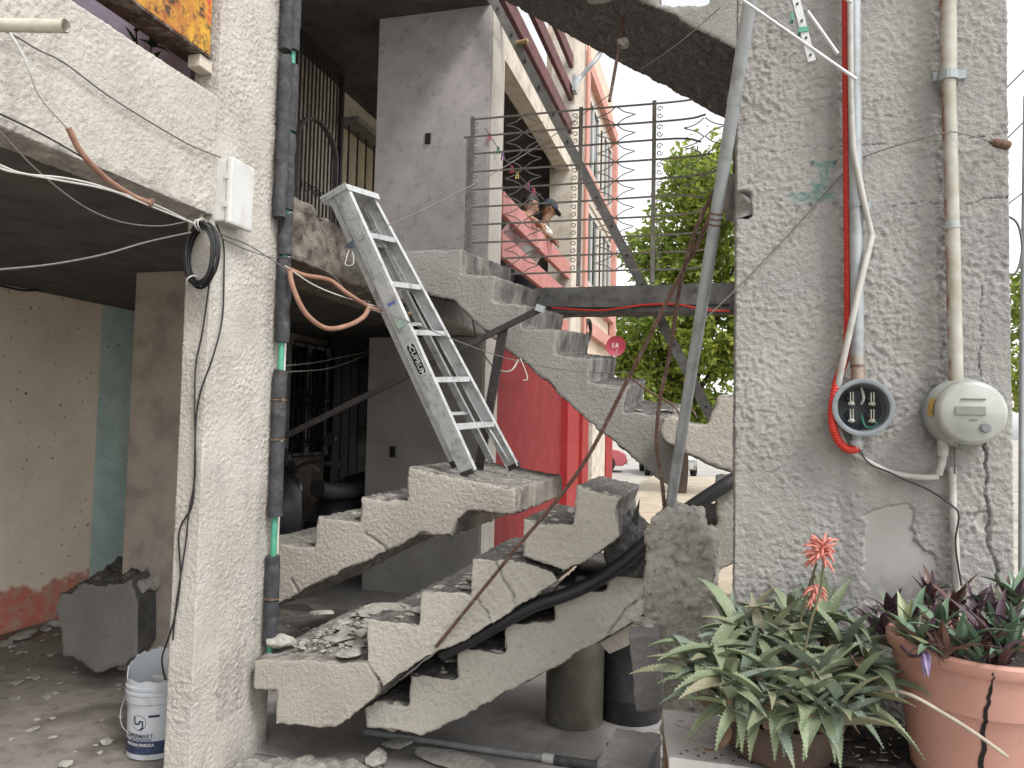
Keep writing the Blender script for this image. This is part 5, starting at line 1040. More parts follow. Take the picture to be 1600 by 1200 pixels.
def umbel(c, R, n, seed, parent, down=False):
    rr_ = random.Random(seed)
    for k in range(n):
        a = rr_.uniform(0, 6.3); e = rr_.uniform(-.9, .9) if not down else rr_.uniform(-1.5, -.2); d = V(math.cos(a)*math.cos(e), math.sin(a)*math.cos(e), math.sin(e)); q = c+V(0, 0, rr_.uniform(-.012, .022))
        MB().tube([q, q+d*R*.45, q+d*R*.7, q+d*R+V(0, 0, -.006)], [.0012, .0034, .0036, .0018], 6).build('flower', m_fl, parent, True)
s1 = MB().tube(smooth_path([PX(1248, 1065, Y=2.2), PX(1265, 980, Y=2.2), PX(1282, 920, Y=2.2), PX(1287, 878, Y=2.2)]), .0035, 6).build('flower_stalk', m_stalk, al, True); umbel(PX(1286, 862, Y=2.2), .045, 46, 1, s1)
s2 = MB().tube(smooth_path([PX(1250, 975, Y=2.3), PX(1258, 935, Y=2.3), PX(1268, 905, Y=2.28), PX(1276, 880, Y=2.25)]), .0035, 6).build('flower_stalk', m_stalk, al, True); umbel(PX(1277, 866, Y=2.25), .038, 24, 2, s2)
s3 = MB().tube(smooth_path([PX(1256, 960, Y=2.3), PX(1262, 925, Y=2.3), PX(1273, 900, Y=2.28), PX(1277, 915, Y=2.25)]), .003, 6).build('flower_stalk', m_stalk, al, True); umbel(PX(1273, 925, Y=2.25), .034, 22, 3, s3, True)
# terracotta pot
pc_ = PX(1490, 1180, Z=ZB+.03); pc_ = V(pc_.x+.012, 2.25, ZB-.0)
tp = thing('terracotta_pot', 'large cracked salmon plastic pot on the bench', 'pot', pc_)
s_ = NM('salmon_pot'); n1 = s_.noise(4, 5); s_.col(s_.mix(s_.ramp(s_.noise(30, 6, .65), .55, .75, 0, .4), s_.mix(s_.ramp(n1, .35, .65), '#b18577', '#a3776a'), '#8a6a5c')).rough(.62)
prof = [(0, .012), (.115, .012), (.127, .02), (.158, .2), (.163, .212), (.170, .214), (.186, .315), (.196, .318), (.201, .328), (.201, .345), (.194, .352), (.18, .35), (.174, .33), (.11, .05), (0, .04)]
Rt = Matrix.Rotation(math.radians(2.5), 3, 'Y') @ Matrix.Rotation(math.radians(3), 3, 'X')
pot = MB().lathe(prof, pc_, 64, Rt, False).build('pot_body', s_.m, tp, True)
MB().lathe([(0, .315), (.172, .31)], pc_, 24, Rt, False).build('soil', m_soil, tp)
def px_of(p):
    d = p-CP; return 800+F_PX*d.dot(CR)/d.dot(CF)
prz, prr = [.012, .02, .2, .212, .214, .315, .318, .328, .345], [.115, .127, .158, .163, .170, .186, .196, .201, .201]
def pot_pt(a, z, lift=.0015): r = float(np.interp(z, prz, prr))+lift; return pc_+Rt @ V(r*math.cos(a), r*math.sin(a), z)
a_c = min((math.radians(q/4) for q in range(-720, 0)), key=lambda a: abs(px_of(pot_pt(a, .2))-1539))
ck = MB(); zs_ = sorted(set([float(z) for z in np.linspace(.014, .338, 40)]+prz[1:8])); r0 = random.Random(2); row = []; wv = 0
for z in zs_:
    wv = .6*wv+r0.uniform(-.016, .016); hw = (.0022+.0055*(1-z/.34) if z < .3 else .0012)/.15; row.append((pot_pt(a_c+wv-hw-.05*(z-.2), z), pot_pt(a_c+wv+hw-.05*(z-.2), z)))
for (l0, r_0), (l1, r_1) in zip(row[:-1], row[1:]): ck.quad(l0, r_0, r_1, l1)
ck.build('crack', M('pot_crack', '#120f0e', '#1a1513', 50, .95), pot)
# purple and green spiderwort in the pot
def rh(nm, a, b): 
    m = M(nm, a, b, 14, .45); return m
rm = [rh('rhoeo_green', '#6a8069', '#566d57'), rh('rhoeo_purple', '#4f3a44', '#42303a'), rh('rhoeo_olive', '#7d8560', '#69714f'), rh('rhoeo_bronze', '#63493f', '#523c38')]
RL = [[leaf_mesh('leaf', L, W_, d, m, 6, .35, .05) for L, W_, d in ((.13, .038, .5), (.1, .034, .2), (.14, .03, .9))] for m in rm]
rp = thing('spiderwort_plant', 'dark purple and green spiderwort filling the cracked salmon pot', 'plant', pc_+V(.03, 0, .33)); r0 = random.Random(44)
hd = [(1392, 938, 2.36, 1), (1378, 955, 2.3, 1), (1415, 962, 2.2, 2), (1440, 975, 2.12, 0), (1452, 905, 2.42, 1), (1470, 960, 2.2, 0), (1490, 930, 2.35, 3), (1502, 985, 2.1, 0), (1520, 950, 2.25, 1), (1540, 985, 2.1, 3), (1548, 935, 2.3, 0), (1562, 975, 2.14, 0), (1575, 920, 2.32, 2), (1585, 960, 2.16, 1), (1580, 985, 2.12, 0), (1530, 1000, 2.08, 1), (1475, 1000, 2.07, 3), (1590, 915, 2.3, 0), (1565, 1005, 2.08, 1), (1430, 950, 2.3, 1)]
for px, py, yy, k0 in hd:
    e = PX(px, py+42, Y=yy); b_ = pc_+Rt @ V(0, 0, .31); b_ = V(b_.x+(e.x-b_.x)*.6, b_.y+(e.y-b_.y)*.6, b_.z)
    MB().tube([b_, (b_+e)/2+V(.01, 0, 0), e], .007, 6).build('stem', rm[3], rp, True); a0 = r0.uniform(0, 6.3)
    for k in range(10):
        kk = k0 if r0.random() < .6 else r0.choice([0, 0, 1, 3]); put(r0.choice(RL[kk]), 'leaf', e+V(0, 0, k*.004), a0+k*2.4, r0.uniform(.6, 1.4), 0, r0.uniform(.6, 1.0), rp)
# small spray hanging over the rim with violet bracts
e = PX(1447, 1020, Y=2.03); MB().tube(smooth_path([PX(1408, 1010, Y=2.1), PX(1425, 1025, Y=2.06), e]), .005, 6).build('runner', rm[1], rp, True)
m_br = M('violet_bract', '#8b7a9d', '#75658a', 20, .6); BR = leaf_mesh('bract', .06, .022, .3, m_br, 5, .4, .05)
for k in range(3): put(BR, 'bract', e, -1.6+k*.35-.7, -1.3+.15*k, 0, .9, rp)
for k in range(6): put(RL[k % 4][1], 'leaf', e+V(0, 0, .02), k*1.05, -.5+.35*(k % 3), 0, .6, rp)
wire('dry_stem', 'long bare dry stem reaching across the cracked salmon pot', 'stem', [PX(1378, 1080, Y=2.1), PX(1420, 1085, Y=2.0), PX(1480, 1118, Y=1.98), PX(1530, 1150, Y=1.99), PX(1575, 1183, Y=2.0)], [.0042]*24+[.003], M('dry_stem', '#a8a090', '#968d7c', 30, .8), 6)
rock(PX(1598, 1130, Y=2.42), (.2, .16, .12), 3, .4, 'grey stone lying behind the salmon pot', None)
# ------------------------------------------------------------------ paint bucket
bc = PX(243, 1172, Z=.006); bc.z = .006; R0 = .135
bk = thing('paint_bucket', 'torn white paint bucket standing behind the cream column', 'bucket', bc)
na = 72; prf = [(R0*.9, 0), (R0*.97, .006), (R0*1.0, .25), (R0*1.0, .262), (R0*1.07, .268), (R0*1.08, .3), (R0*1.06, .303), (R0*1.1, .308), (R0*1.1, .318), (R0*1.06, .322), (R0*1.1, .334), (R0*1.1, .344), (R0*1.05, .348)]
mb = MB(); vs = []; fdir = math.atan2(-bc.y, -bc.x)
def topz(a):
    d = math.cos(a-fdir); return .375+(.085*max(0, -d)**.6 if d < 0 else 0)+.004*math.sin(9*a)+.006*math.sin(23*a)*(d < .2)
for r, z in prf+[(R0*1.06, None), (R0*1.03, None), (R0*1.02, .3), (R0*.95, .03), (0.001, .03)]:
    for k in range(na):
        a = 2*math.pi*k/na; zz = z if z is not None else topz(a); vs.append(bc+V(r*math.cos(a), r*math.sin(a), zz))
m = len(prf)+5
mb.add(vs, [(i*na+k, i*na+(k+1) % na, (i+1)*na+(k+1) % na, (i+1)*na+k) for i in range(m-1) for k in range(na)]+[tuple(range(na))[::-1]])
m_bk = M('bucket_white', '#c4c8cc', '#b6babf', 5, .45, 0, dirt='#8f8d87', dscale=8, damt=(.58, .8)); bb = mb.build('bucket_body', m_bk, bk, True)
def wrap(me, a_c, z_c, name, mat, parent, lift=.0012):
    for v in me.vertices:
        a = fdir+a_c+v.co.x/R0; r = R0*(.97+.03*min(1, (z_c+v.co.y)/.25))+lift+v.co.z; z = z_c+v.co.y
        v.co = V(r*math.cos(a), r*math.sin(a), z)
    me.name = name; me.materials.clear(); me.materials.append(mat); o = bpy.data.objects.new(name, me); o.location = bc-wloc(parent); return link(o, parent)
m_ink = M('navy_ink', '#2c3444', '#252c3a', 30, .5); m_navy = M('navy_band', '#2d3a55', '#26314a', 12, .45, 0, dirt='#55607a', dscale=20)
def band(w_, h_, n=24):
    b = MB(); [b.quad(V(-w_/2+w_*k/n, -h_/2, 0), V(-w_/2+w_*(k+1)/n, -h_/2, 0), V(-w_/2+w_*(k+1)/n, h_/2, 0), V(-w_/2+w_*k/n, h_/2, 0)) for k in range(n)]; return b.mesh('band', None)
cx_ = -.62
bd = wrap(band(.36, .062), cx_+.5, .062, 'blue_band', m_navy, bb); wrap(text_mesh('PINTURA VINILICA', .018, .0003, .0005), cx_, .076, 'lettering', m_lwht, bb, .002)
wrap(text_mesh('SUPERMART.', .027, .0003, .0004), cx_, .117, 'lettering', m_ink, bb, .0016); wrap(band(.115, .012, 10), cx_+.05, .1, 'grey_strip', M('strip_grey', '#80858c', '#747980', 40, .5), bb)
rg = MB(); n = 40
for k in range(n):
    a, b = 2*math.pi*k/n, 2*math.pi*(k+1)/n; rg.quad(*[V(r*math.cos(t), r*math.sin(t), 0) for r, t in ((.036, a), (.036, b), (.0335, b), (.0335, a))])
wrap(rg.mesh('ring', None), cx_, .18, 'emblem_ring', m_ink, bb, .0014)
zz = MB(); sh = [(-.024, .026), (-.014, -.004), (.004, .014), (.018, .014), (.012, -.028)]; sh = [(-.026, .026), (-.02, -.006), (.0, -.006), (.004, .008), (.018, .006), (.02, -.022), (.008, -.03)]
for p, q in zip(sh[:-1], sh[1:]):
    p, q = V(*p, 0), V(*q, 0); d = (q-p).normalized(); nn = V(-d.y, d.x, 0)*.0038; zz.quad(p-nn-d*.003, q-nn+d*.003, q+nn+d*.003, p+nn-d*.003)
wrap(zz.mesh('mark', None), cx_, .18, 'emblem_mark', m_ink, bb, .0014); wrap(band(.05, .012, 6), cx_+.52, .212, 'small_label', m_ink, bb)
hdl = [bc+V(math.cos(fdir+s)*R0*1.1, math.sin(fdir+s)*R0*1.1, z) for s, z in ((1.9, .285), (1.75, .2), (1.5, .14), (1.25, .12))]
hdl = [bc+V(math.cos(fdir-1.7)*R0*1.09, math.sin(fdir-1.7)*R0*1.09, .28), bc+V(math.cos(fdir-1.6)*R0*1.22, math.sin(fdir-1.6)*R0*1.22, .2), bc+V(math.cos(fdir-1.35)*R0*1.16, math.sin(fdir-1.35)*R0*1.16, .15), bc+V(math.cos(fdir-1.0)*R0*1.06, math.sin(fdir-1.0)*R0*1.06, .125)]
MB().tube(smooth_path(hdl), .0025, 6).build('handle', m_galv, bk, True)
MB().box(bc+V(-.03, -.02, .26), bc+V(.05, .05, .37)).build('foam_lump', m_white, bk, bevel=.012)
# ------------------------------------------------------------------ scooter in the hall
sc0 = PX(505, 800, Y=6.1); sc0 = V(-3.74, 6.95, .012)
mo = thing('motorcycle', 'black scooter parked in the hall before the dark door', 'motorcycle', sc0); SX = 1.14
fw = V(-.2, -.98, 0).normalized(); sw = V(.98, -.2, 0).normalized()      # forward is to the left, sw = side nearest the street
def S(f, s, z): return sc0+fw*f*SX+sw*s*SX+V(0, 0, z*SX)
m_blk = NM('black_fairing').col('#2a2b2f').rough(.28).m; m_seat = M('black_seat', '#4a4a4d', '#3d3d40', 20, .4, .001, 150); m_tyre = M('tyre', '#1a1a1a', '#222220', 20, .85); m_chr = NM('chrome').col('#b5b7ba').rough(.2).m; m_chr.node_tree.nodes['Principled BSDF'].inputs['Metallic'].default_value = .9
def loft(name, secs, mat, n=14, parent=mo, sub=True):
    """cross-sections (f, z0, z1, half width) swept along the machine"""
    mb = MB(); vs = []
    for f, z0_, z1_, hw in secs:
        for k in range(n):
            a = 2*math.pi*k/n; cs, sn = math.cos(a), math.sin(a); vs.append(S(f, hw*math.copysign(abs(cs)**.7, cs), (z0_+z1_)/2+(z1_-z0_)/2*math.copysign(abs(sn)**.8, sn)))
    m = len(secs); mb.add(vs, [(i*n+k, i*n+(k+1) % n, (i+1)*n+(k+1) % n, (i+1)*n+k) for i in range(m-1) for k in range(n)]+[tuple(range(n))[::-1], tuple((m-1)*n+k for k in range(n))])
    return mb.build(name, mat, parent, True)
loft('seat', [(-.72, .88, .96, .06), (-.66, .8, 1.0, .13), (-.4, .76, .97, .17), (-.15, .76, .9, .17), (.1, .76, .92, .15), (.2, .8, .94, .08)], m_seat)
loft('rear_fairing', [(-.8, .72, .86, .04), (-.6, .55, .82, .13), (-.2, .45, .78, .16), (.1, .4, .76, .16), (.28, .36, .6, .14)], m_blk)
loft('floorboard', [(.2, .3, .42, .15), (.5, .3, .42, .17), (.62, .32, .5, .16)], m_blk)
nose = loft('front_shield', [(.5, .35, .98, .14), (.6, .32, 1.04, .2), (.72, .42, 1.03, .17), (.86, .6, .92, .1), (.94, .68, .84, .04)], m_blk)
loft('headlight', [(.84, .66, .86, .1), (.9, .68, .84, .085), (.955, .72, .8, .04)], m_chr, parent=nose); loft('windscreen', [(.6, 1.0, 1.08, .14), (.64, 1.04, 1.18, .12), (.66, 1.08, 1.24, .08)], NM('smoked_screen').col('#26292c').rough(.1).m, parent=nose)
for s_ in (-1, 1):
    MB().tube(smooth_path([S(.55, 0, 1.02), S(.52, .16*s_, 1.1), S(.45, .3*s_, 1.1), S(.4, .36*s_, 1.09)]), .014*SX, 8).build('handlebar', m_steel, mo, True); MB().tube([S(.44, .27*s_, 1.1), S(.39, .38*s_, 1.09)], .021, 10).build('grip', m_foam, mo, True)
    MB().tube(smooth_path([S(.5, .22*s_, 1.1), S(.47, .3*s_, 1.2), S(.47, .33*s_, 1.26)]), .006, 6).build('mirror_stalk', m_steel, mo, True)
    c = S(.47, .35*s_, 1.3); MB().lathe([(.0, -.025), (.045, -.02), (.06, 0), (.055, .012), (0, .014)], c, 18, Matrix.Rotation(1.3, 3, 'X')).build('mirror', m_blk, mo, True)
    MB().tube([S(.49, .2*s_, 1.08), S(.58, .34*s_, 1.05)], .006, 6).build('brake_lever', m_galv, mo, True)
for f in (.78, -.55):
    c = S(f, 0, .27); ax = Matrix((fw, V(0, 0, 1), sw)).transposed(); wh = MB().lathe([(.17, -.045), (.25, -.05), (.275, -.03), (.28, 0), (.275, .03), (.25, .05), (.17, .045), (.17, -.045)], c, 30, ax, False).build('wheel', m_tyre, mo, True)
    MB().lathe([(.0, -.03), (.05, -.04), (.06, -.02), (.16, -.02), (.172, -.04), (.172, .04), (.16, .02), (.06, .02), (.05, .04), (0, .03)], c, 24, ax, False).build('rim', m_galv, wh, True)
MB().bar(S(.78, .07, .27), S(.6, .05, .8), .04, .04).build('fork', m_steel, mo); MB().bar(S(.78, -.07, .27), S(.6, -.05, .8), .04, .04).build('fork', m_steel, mo)
loft('front_mudguard', [(.55, .42, .5, .06), (.75, .52, .58, .075), (.95, .46, .52, .06)], m_blk); loft('exhaust', [(-.75, .34, .44, .05), (-.3, .3, .4, .05), (-.1, .28, .34, .03)], m_chr); MB().bar(S(.05, .165, .62), S(-.18, .165, .68), .012, .02).build('stripe', M('gold_stripe', '#8a7440', '#7a6638', 20, .4), mo)
MB().box(S(.3, .17, .42), S(.36, .15, .47)).build('indicator', M('amber_lens', '#a8651f', '#975817', 20, .3), mo)
# yellow tag on the window post
# ------------------------------------------------------------------ people behind the salmon boards
m_skin = M('skin', '#96705a', '#8a654f', 10, .6); m_skin2 = M('skin_dark', '#7d5943', '#704f3b', 10, .6)
def person(label, base, head, face, tw, skin, shirt, hair, cap=None, hands=True, scale=1.):
    """upper body leaning over the parapet: one continuous mesh, then clothes and hair"""
    base, head = Vector(base), Vector(head); face = Vector(face).normalized(); t = thing('person', label, 'person', V(base.x, base.y, 2.825)); up = (V(0, 0, 1)-face*face.z).normalized(); side = face.cross(up).normalized()
    sh = head+V(0, 0, -.26)-V(face.x, face.y, 0)*.1; hip = V(base.x, base.y, 3.75); across = V(tw[0], tw[1], 0).normalized()
    mb = MB(); mb.tube([V(base.x-.0, base.y, 2.83), V(base.x, base.y, 3.3), hip, (hip+sh)/2, sh, sh+V(0, 0, .05)], [.07, .09, .15, .15, .15, .07], 12); mb.tube([sh, head+V(0, 0, -.06)], [.06, .055], 10)
    hv = MB(); n = 16
    for i in range(9):
        e = -math.pi/2+math.pi*i/8
        for k in range(n):
            a = 2*math.pi*k/n; q = V(math.cos(a)*math.cos(e), math.sin(a)*math.cos(e), math.sin(e)); wz = 1 if q.z > 0 else 1.0; nar = 1-.22*max(0, -q.z)
            hv.v.append(head+face*q.x*.098*nar+side*q.y*.076*nar+up*q.z*.118)
    hv.f = [(i*n+k, i*n+(k+1) % n, (i+1)*n+(k+1) % n, (i+1)*n+k) for i in range(8) for k in range(n)]
    mb.add(hv.v, hv.f); mb.tube([head+face*.085+up*.03, head+face*.112-up*.018, head+face*.09-up*.028], [.01, .017, .012], 6)
    mb.tube([head+face*.075-up*.06+side*.025, head+face*.088-up*.06, head+face*.075-up*.06-side*.025], [.008, .012, .008], 6); mb.tube([head+face*.06-up*.1, head+face*.07-up*.09], .02, 6)
    for s in (-1, 1): mb.tube([head+side*s*.072+up*.02, head+side*s*.084-up*.02], [.02, .012], 6)
    arms = []
    for s in (-1, 1):
        a = sh+across*s*.17-V(0, 0, .03); e = V(XF-.06, a.y+.06*s+.05, 4.13); h_ = V(XF+.09, (sh.y+a.y)/2+.06, 4.06); arms.append((a, e, h_)); mb.tube([sh+across*s*.08, a, (a+e)/2, e, (e+h_)/2, h_], [.06, .058, .05, .043, .037, .028], 10)
        pl = h_+(h_-e).normalized()*.05+V(0, 0, -.02); mb.tube([h_, pl], [.03, .036], 8)
        for f in range(4): q = pl+V(0, (f-1.5)*.017, 0); mb.tube([q, q+V(.025, 0, -.03), q+V(.01, 0, -.06)], [.0095, .009, .007], 6)
        mb.tube([h_+V(0, s*.025, 0), h_+V(.03, s*.05, -.02), h_+V(.045, s*.045, -.045)], [.011, .01, .008], 6)
    remeshed(mb, .0095, lambda co, no: co, 'body', skin, t)
    cl = MB().tube([V(hip.x, hip.y, 3.55), hip, (hip+sh)/2, sh+V(0, 0, -.01), sh+V(0, 0, .045)], [.15, .165, .165, .16, .075], 14)
    for a, e, h_ in arms: cl.tube([sh, a, (a+e)/2], [.07, .073, .064], 10)
    remeshed(cl, .014, lambda co, no: co+no*(.004*vnoise(co, 14, 5))[:, None], 'shirt', shirt, t)
    MB().tube([V(base.x, base.y, 2.83), V(base.x, base.y, 3.3), V(base.x, base.y, 3.6)], [.11, .13, .16], 12).build('trousers', M('dark_trousers', '#33353c', '#2b2d33', 10, .9), t, True)
    hc = MB(); 
    for i, p in enumerate(hv.v):
        r = p-head; hc.v.append(head+r*1.09-face*.012+up*.012)
    hc.f = [f for f in hv.f if sum((hv.v[i]-head).dot(up)*1.0-(hv.v[i]-head).dot(face)*.75 for i in f)/4 > .012]
    hc.build('hair', hair, t, True)
    for s in (-1, 1):
        p = head+face*.086+side*s*.032+up*.014; MB().lathe([(0, -.004), (.011, 0), (0, .004)], p, 8, Matrix((side, up, face)).transposed()).build('eye', m_black, t, True); MB().bar(p+up*.02-side*.014, p+up*.02+side*.014, .006, .006).build('eyebrow', hair, t)
    MB().bar(head+face*.094-up*.058+side*.022, head+face*.094-up*.058-side*.022, .006, .006).build('mouth', M('lips', '#7c4a42', '#6e4039', 20, .5), t)
    if cap:
        cm = MB(); n = 16; pr = []
        for i in range(6):
            e = math.pi/2*i/5
            for k in range(n): a = 2*math.pi*k/n; pr.append(head+up*(.03+.115*math.sin(e))+face*math.cos(a)*math.cos(e)*.115+side*math.sin(a)*math.cos(e)*.095)
        cm.add(pr, [(i*n+k, i*n+(k+1) % n, (i+1)*n+(k+1) % n, (i+1)*n+k) for i in range(5) for k in range(n)]); c_ = cm.build('cap', cap, t, True)
        b0_ = head+up*.035+face*.08; MB().prism([b0_+side*.085, b0_+side*.06+face*.085-up*.02, b0_+face*.105-up*.028, b0_-side*.06+face*.085-up*.02, b0_-side*.085], up*.008).build('peak', cap, c_)
    return t
hA, hB = PX(829, 320, X=XF-.02), PX(857, 327, X=XF+.02)
m_hair = M('black_hair', '#100d0c', '#181413', 30, .6)
person('person in pink flowered top leaning on the salmon parapet board', (XF-.33, hA.y-.05, 0), hA, (.75, .6, -.42), (.3, 1), m_skin, M('pink_floral', '#b8707c', '#d9c4c4', 60, .9), m_hair)
person('person in dark cap and white shirt resting arms on the salmon board', (XF-.3, hB.y-.02, 0), hB, (.8, .45, -.5), (.3, 1), m_skin2, M('white_shirt', '#c0bdb8', '#b0ada8', 12, .9), m_hair, M('navy_cap', '#2a3440', '#232b36', 20, .8))
# ------------------------------------------------------------------ dish, bracket, tyre on the far wall
dc = PX(962, 541, Y=14.0); sd_ = thing('satellite_dish', 'small red satellite dish behind the hanging flight', 'satellite dish', dc-V(0, 0, .2))
ax = Matrix((V(.9, .44, 0).normalized(), V(.1, -.2, 1).normalized(), V(.3, -.9, .2).normalized())).transposed()
MB().lathe([(0, -.03), (.08, -.025), (.15, -.008), (.185, .012), (.19, .014), (.185, .008), (.15, -.014), (.08, -.032), (0, -.037)], dc, 36, ax, False).build('dish', M('dish_red', '#9c3345', '#8c2c3d', 8, .5), sd_, True)
tm = text_mesh('S:R', .11, .002); tm.transform(ax.to_4x4()); tm.materials.append(m_lwht); o = bpy.data.objects.new('lettering', tm); o.location = dc+ax @ V(-.01, .01, 0)-wloc(sd_); link(o, sd_)
MB().tube(smooth_path([dc+V(0, .05, -.0), dc+V(-.1, .15, -.15), V(XF+.02, dc.y+.1, dc.z-.3)]), .02, 8).build('mount', m_galv, sd_, True); MB().tube([dc+V(0, 0, -.19), dc+V(.06, -.3, -.1)], .01, 6).build('feed_arm', m_galv, sd_, True)
q = PX(918, 517, X=XF+.1); o = MB().tube([q+V(.02*math.sin(a), .26*math.cos(a), .17*math.sin(a)) for a in [2*math.pi*k/24 for k in range(24)]], .03, 8, False, True).build('old_tyre', m_tyre, None, True); tag(o, 'black ring hanging on the far wall behind the hanging flight', 'tyre')
br_ = [PX(898, 132, X=XF+.08), PX(906, 122, X=XF+.12), PX(925, 100, X=XF+.3), PX(937, 84, X=XF+.4), PX(938, 70, X=XF+.42)]
wb = thing('pipe_bracket', 'bent grey pipe bracket on the tall cream column', 'pipe', br_[0]); MB().tube(smooth_path(br_), .035, 10).build('pipe', m_galv, wb, True); MB().box(br_[0]+V(-.02, -.09, -.12), br_[0]+V(.03, .09, .12)).build('plate', m_galv, wb)
# ------------------------------------------------------------------ trees
def leaf_nt():
    s = NM('foliage'); c = s.mix(s.ramp(s.noise(1.1, 4, .6), .35, .65), '#86993f', '#b5b850'); c = s.mix(s.ramp(s.noise(14, 3), .4, .65), c, '#627d3c'); s.col(c).rough(.5)
    tr = s.n('ShaderNodeBsdfTranslucent'); s.l(c, tr.inputs[0]); mx = s.n('ShaderNodeMixShader'); mx.inputs[0].default_value = .55; s.l(s.b.outputs[0], mx.inputs[1]); s.l(tr.outputs[0], mx.inputs[2]); s.l(mx.outputs[0], s.t.nodes['Material Output'].inputs[0]); return s.m
m_fol = leaf_nt(); m_bark = M('bark', '#4f4238', '#3d332b', 14, .95, .01, 40)
def tree(label, base, clumps, n, seed, ls=.1):
    base = Vector(base); t = thing('street_tree', label, 'tree', base, 'trees beyond the stairwell'); rs_ = np.random.RandomState(seed); cen = [np.array(c) for c, r in clumps]; R = [r for c, r in clumps]
    top = Vector(np.mean(cen, 0)); fork = base+(V(top.x, top.y, base.z)-base)*.4+V(0, 0, (top.z-base.z)*.45); mb = MB().tube(smooth_path([base, base*.6+fork*.4+V(.06, 0, 0), fork]), [.17-.05*k/12 for k in range(13)], 10); mb.build('trunk', m_bark, t, True)
    for c, r in clumps: MB().tube(smooth_path([fork, fork*.5+Vector(c)*.5+V(0, .1, .15), Vector(c)+V(0, 0, r*.4)]), [.085-.07*k/12 for k in range(13)], 7).build('limb', m_bark, t, True)
    wts = np.array([r**2.3 for r in R]); idx = rs_.choice(len(R), n, p=wts/wts.sum()); d = rs_.normal(size=(n, 3)); d /= np.linalg.norm(d, axis=1)[:, None]; rad = rs_.rand(n)**.42
    P = np.array(cen)[idx]+d*(rad*np.array(R)[idx])[:, None]*np.array([1, 1, .9]); keep = vnoise(P, 1.5, seed)+.6*vnoise(P, 3.4, seed+1) > -.1; P = P[keep]; n = len(P)
    az = rs_.rand(n)*6.283; el = rs_.normal(size=n)*.6-.3; sz = ls*(.6+.8*rs_.rand(n)); u = np.stack([np.cos(az)*np.cos(el), np.sin(az)*np.cos(el), np.sin(el)], 1); v = np.cross(u, rs_.normal(size=(n, 3))); v /= np.linalg.norm(v, axis=1)[:, None]
    w_ = np.cross(u, v); vs = np.stack([P, P+u*sz[:, None]*.5+v*sz[:, None]*.27+w_*sz[:, None]*.06, P+u*sz[:, None], P+u*sz[:, None]*.5-v*sz[:, None]*.27+w_*sz[:, None]*.06], 1).reshape(-1, 3); np_mesh('crown', vs, np.arange(n*4).reshape(-1, 4), m_fol, t, False)
def cl(Y, *L): return [(tuple(PX(x, y, Y=Y+dy)), r*Y/1200) for x, y, r, dy in L]
tree('leafy green tree behind the iron railing', PX(1062, 690, Y=19)*V(1, 1, 0) if False else (PX(1062, 690, Y=19).x, 19, 0), cl(19, (1090, 250, 55, 0), (1075, 330, 70, .6), (1125, 300, 70, -.5), (1020, 400, 55, 0), (1080, 430, 80, .4), (1130, 420, 80, 1), (1010, 480, 55, -.6), (1060, 520, 75, -.4), (1120, 540, 80, 0), (995, 560, 45, 0), (1050, 600, 50, .3), (1170, 380, 90, .5), (1180, 500, 90, 0), (985, 520, 45, .4), (1000, 610, 45, -.4), (1040, 650, 45, 0), (1090, 620, 70, .6), (1130, 640, 60, 0), (975, 580, 35, .2)), 46000, 3, .17)
tree('green tree glimpsed past the outer edge of the wide pillar', (PX(1640, 690, Y=17).x, 17, 0), cl(17, (1625, 480, 60, 0), (1660, 540, 80, .5), (1620, 590, 55, -.5), (1680, 450, 80, 0)), 9000, 5, .15)
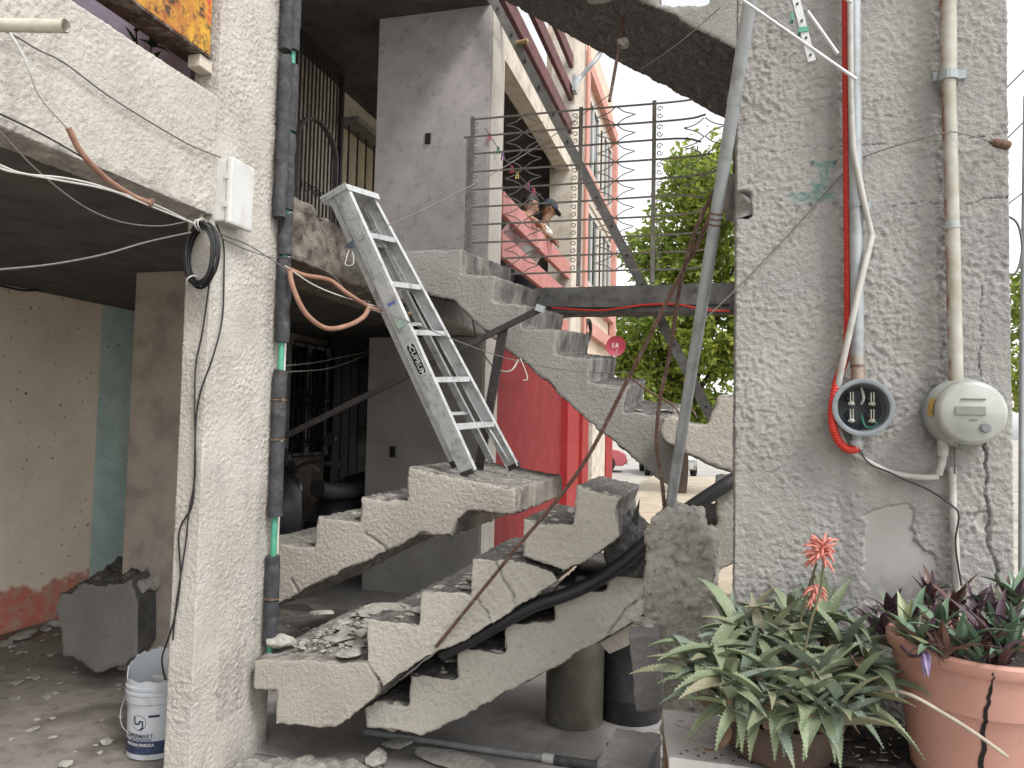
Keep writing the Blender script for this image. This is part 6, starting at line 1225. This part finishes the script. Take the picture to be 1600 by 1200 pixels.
# ------------------------------------------------------------------ cars
m_carglass = NM('car_glass').col('#1b2024').rough(.06).m
def car(label, c, yaw, paint, group='cars parked beyond the building'):
    c = Vector(c); t = thing('parked_car', label, 'car', c); f = V(math.cos(yaw), math.sin(yaw), 0); s = V(-math.sin(yaw), math.cos(yaw), 0); Q = lambda a, b, z: c+f*a+s*b+V(0, 0, z)
    m_p = NM('car_paint_'+label.split()[0]); m_p.col(paint).rough(.3); m_p.b.inputs['Coat Weight'].default_value = .5; m_p = m_p.m
    lo = [(-2.0, .35), (-2.05, .7), (-1.95, .92), (-1.2, .95), (1.0, .93), (1.75, .82), (2.02, .68), (2.05, .4), (1.9, .25), (-1.85, .25)]; hi = [(-1.75, .93), (-1.35, 1.36), (-.9, 1.45), (.1, 1.44), (.45, 1.34), (1.05, .93)]
    b = MB(); n = len(lo)
    for y, k in ((-.82, .97), (-.78, 1), (.78, 1), (.82, .97)): b.v += [Q(a*k, y, z) for a, z in lo]
    b.f = [tuple(range(n)), tuple(range(4*n-1, 3*n-1, -1))]+[(j*n+i, j*n+(i+1) % n, (j+1)*n+(i+1) % n, (j+1)*n+i) for j in range(3) for i in range(n)]; bd_ = b.build('body', m_p, t, bevel=.03)
    g_ = MB(); n = len(hi); g_.v = [Q(a, -.74+.12*(z > 1), z) for a, z in hi]+[Q(a, .74-.12*(z > 1), z) for a, z in hi]; g_.f = [tuple(range(n)), tuple(range(2*n-1, n-1, -1))]+[(i, n+i, n+(i+1) % n, (i+1) % n) for i in range(n)]; g_.build('cabin_glass', m_carglass, t)
    MB().box((-.01, -.01, 0), (.01, .01, .01)) ; r_ = MB().prism([Q(-1.3, -.6, 1.41), Q(.1, -.6, 1.44), Q(.1, .6, 1.44), Q(-1.3, .6, 1.41)], (0, 0, .035)).build('roof', m_p, t, bevel=.01)
    for a in (-1.25, 1.3):
        for y in (-.8, .8):
            ax = Matrix((f, V(0, 0, 1), s)).transposed(); wh = MB().lathe([(.2, -.09), (.3, -.09), (.32, -.06), (.32, .06), (.3, .09), (.2, .09), (.2, -.09)], Q(a, y, .32), 24, ax, False).build('wheel', m_tyre, t, True); MB().lathe([(0, -.05), (.19, -.07), (.2, -.08), (.2, .08), (.19, .07), (0, .05)], Q(a, y, .32), 18, ax, False).build('rim', m_galv, wh, True)
    for y in (-.6, .6):
        MB().prism([Q(2.0, y-.18, .6), Q(2.0, y+.18, .6), Q(1.97, y+.16, .74), Q(1.97, y-.16, .74)], f*.06).build('headlight', m_lwht, bd_); MB().prism([Q(-2.0, y-.15, .65), Q(-2.0, y+.15, .65), Q(-1.98, y+.15, .82), Q(-1.98, y-.15, .82)], -f*.07).build('tail_light', m_brightred, bd_)
    for a in (2.03, -2.03): MB().box((0, 0, 0), (0, 0, 0)) if False else MB().prism([Q(a, -.7, .3), Q(a, .7, .3), Q(a, .7, .5), Q(a, -.7, .5)], f*(.06 if a > 0 else -.06)).build('bumper', m_pvc, bd_)
p = PX(955, 738, Z=0); car('red faded car parked beyond the building corner', (p.x-1.55, p.y+.2, .005), math.radians(10), '#a8545a')
p = PX(1030, 745, Z=0); car('silver car facing the stairwell beyond the pavement', (p.x+.1, p.y+2.0, .005), math.radians(-80), '#8f8f8a')
# ------------------------------------------------------------------ sliver right of the pillar: steel post and street wires
o = MB().tube([PX(1588, 960, Y=3.6)-V(0, 0, 1.2), PX(1597, 600, Y=3.6), PX(1604, 150, Y=3.6)], .012, 12).build('steel_post', m_galv, None, True); tag(o, 'slim steel post just past the outer pillar corner', 'post')
for k, (a, b) in enumerate((((1560, 150), (1640, 70)), ((1560, 230), (1640, 150)), ((1560, 330), (1640, 270)))): wire('overhead_wire', 'street overhead wire glimpsed past the pillar corner', 'wire', [PX(*a, Y=9), PX(*b, Y=9)], .008, m_wire, 5, 'street overhead wires')
wire('cable_loop', 'grey cable loop hanging past the pillar corner', 'cable', [PX(1570, 335, Y=3.0), PX(1590, 350, Y=3.0), PX(1597, 390, Y=3.0), PX(1588, 425, Y=3.0), PX(1572, 428, Y=3.0)], .004, m_wire)
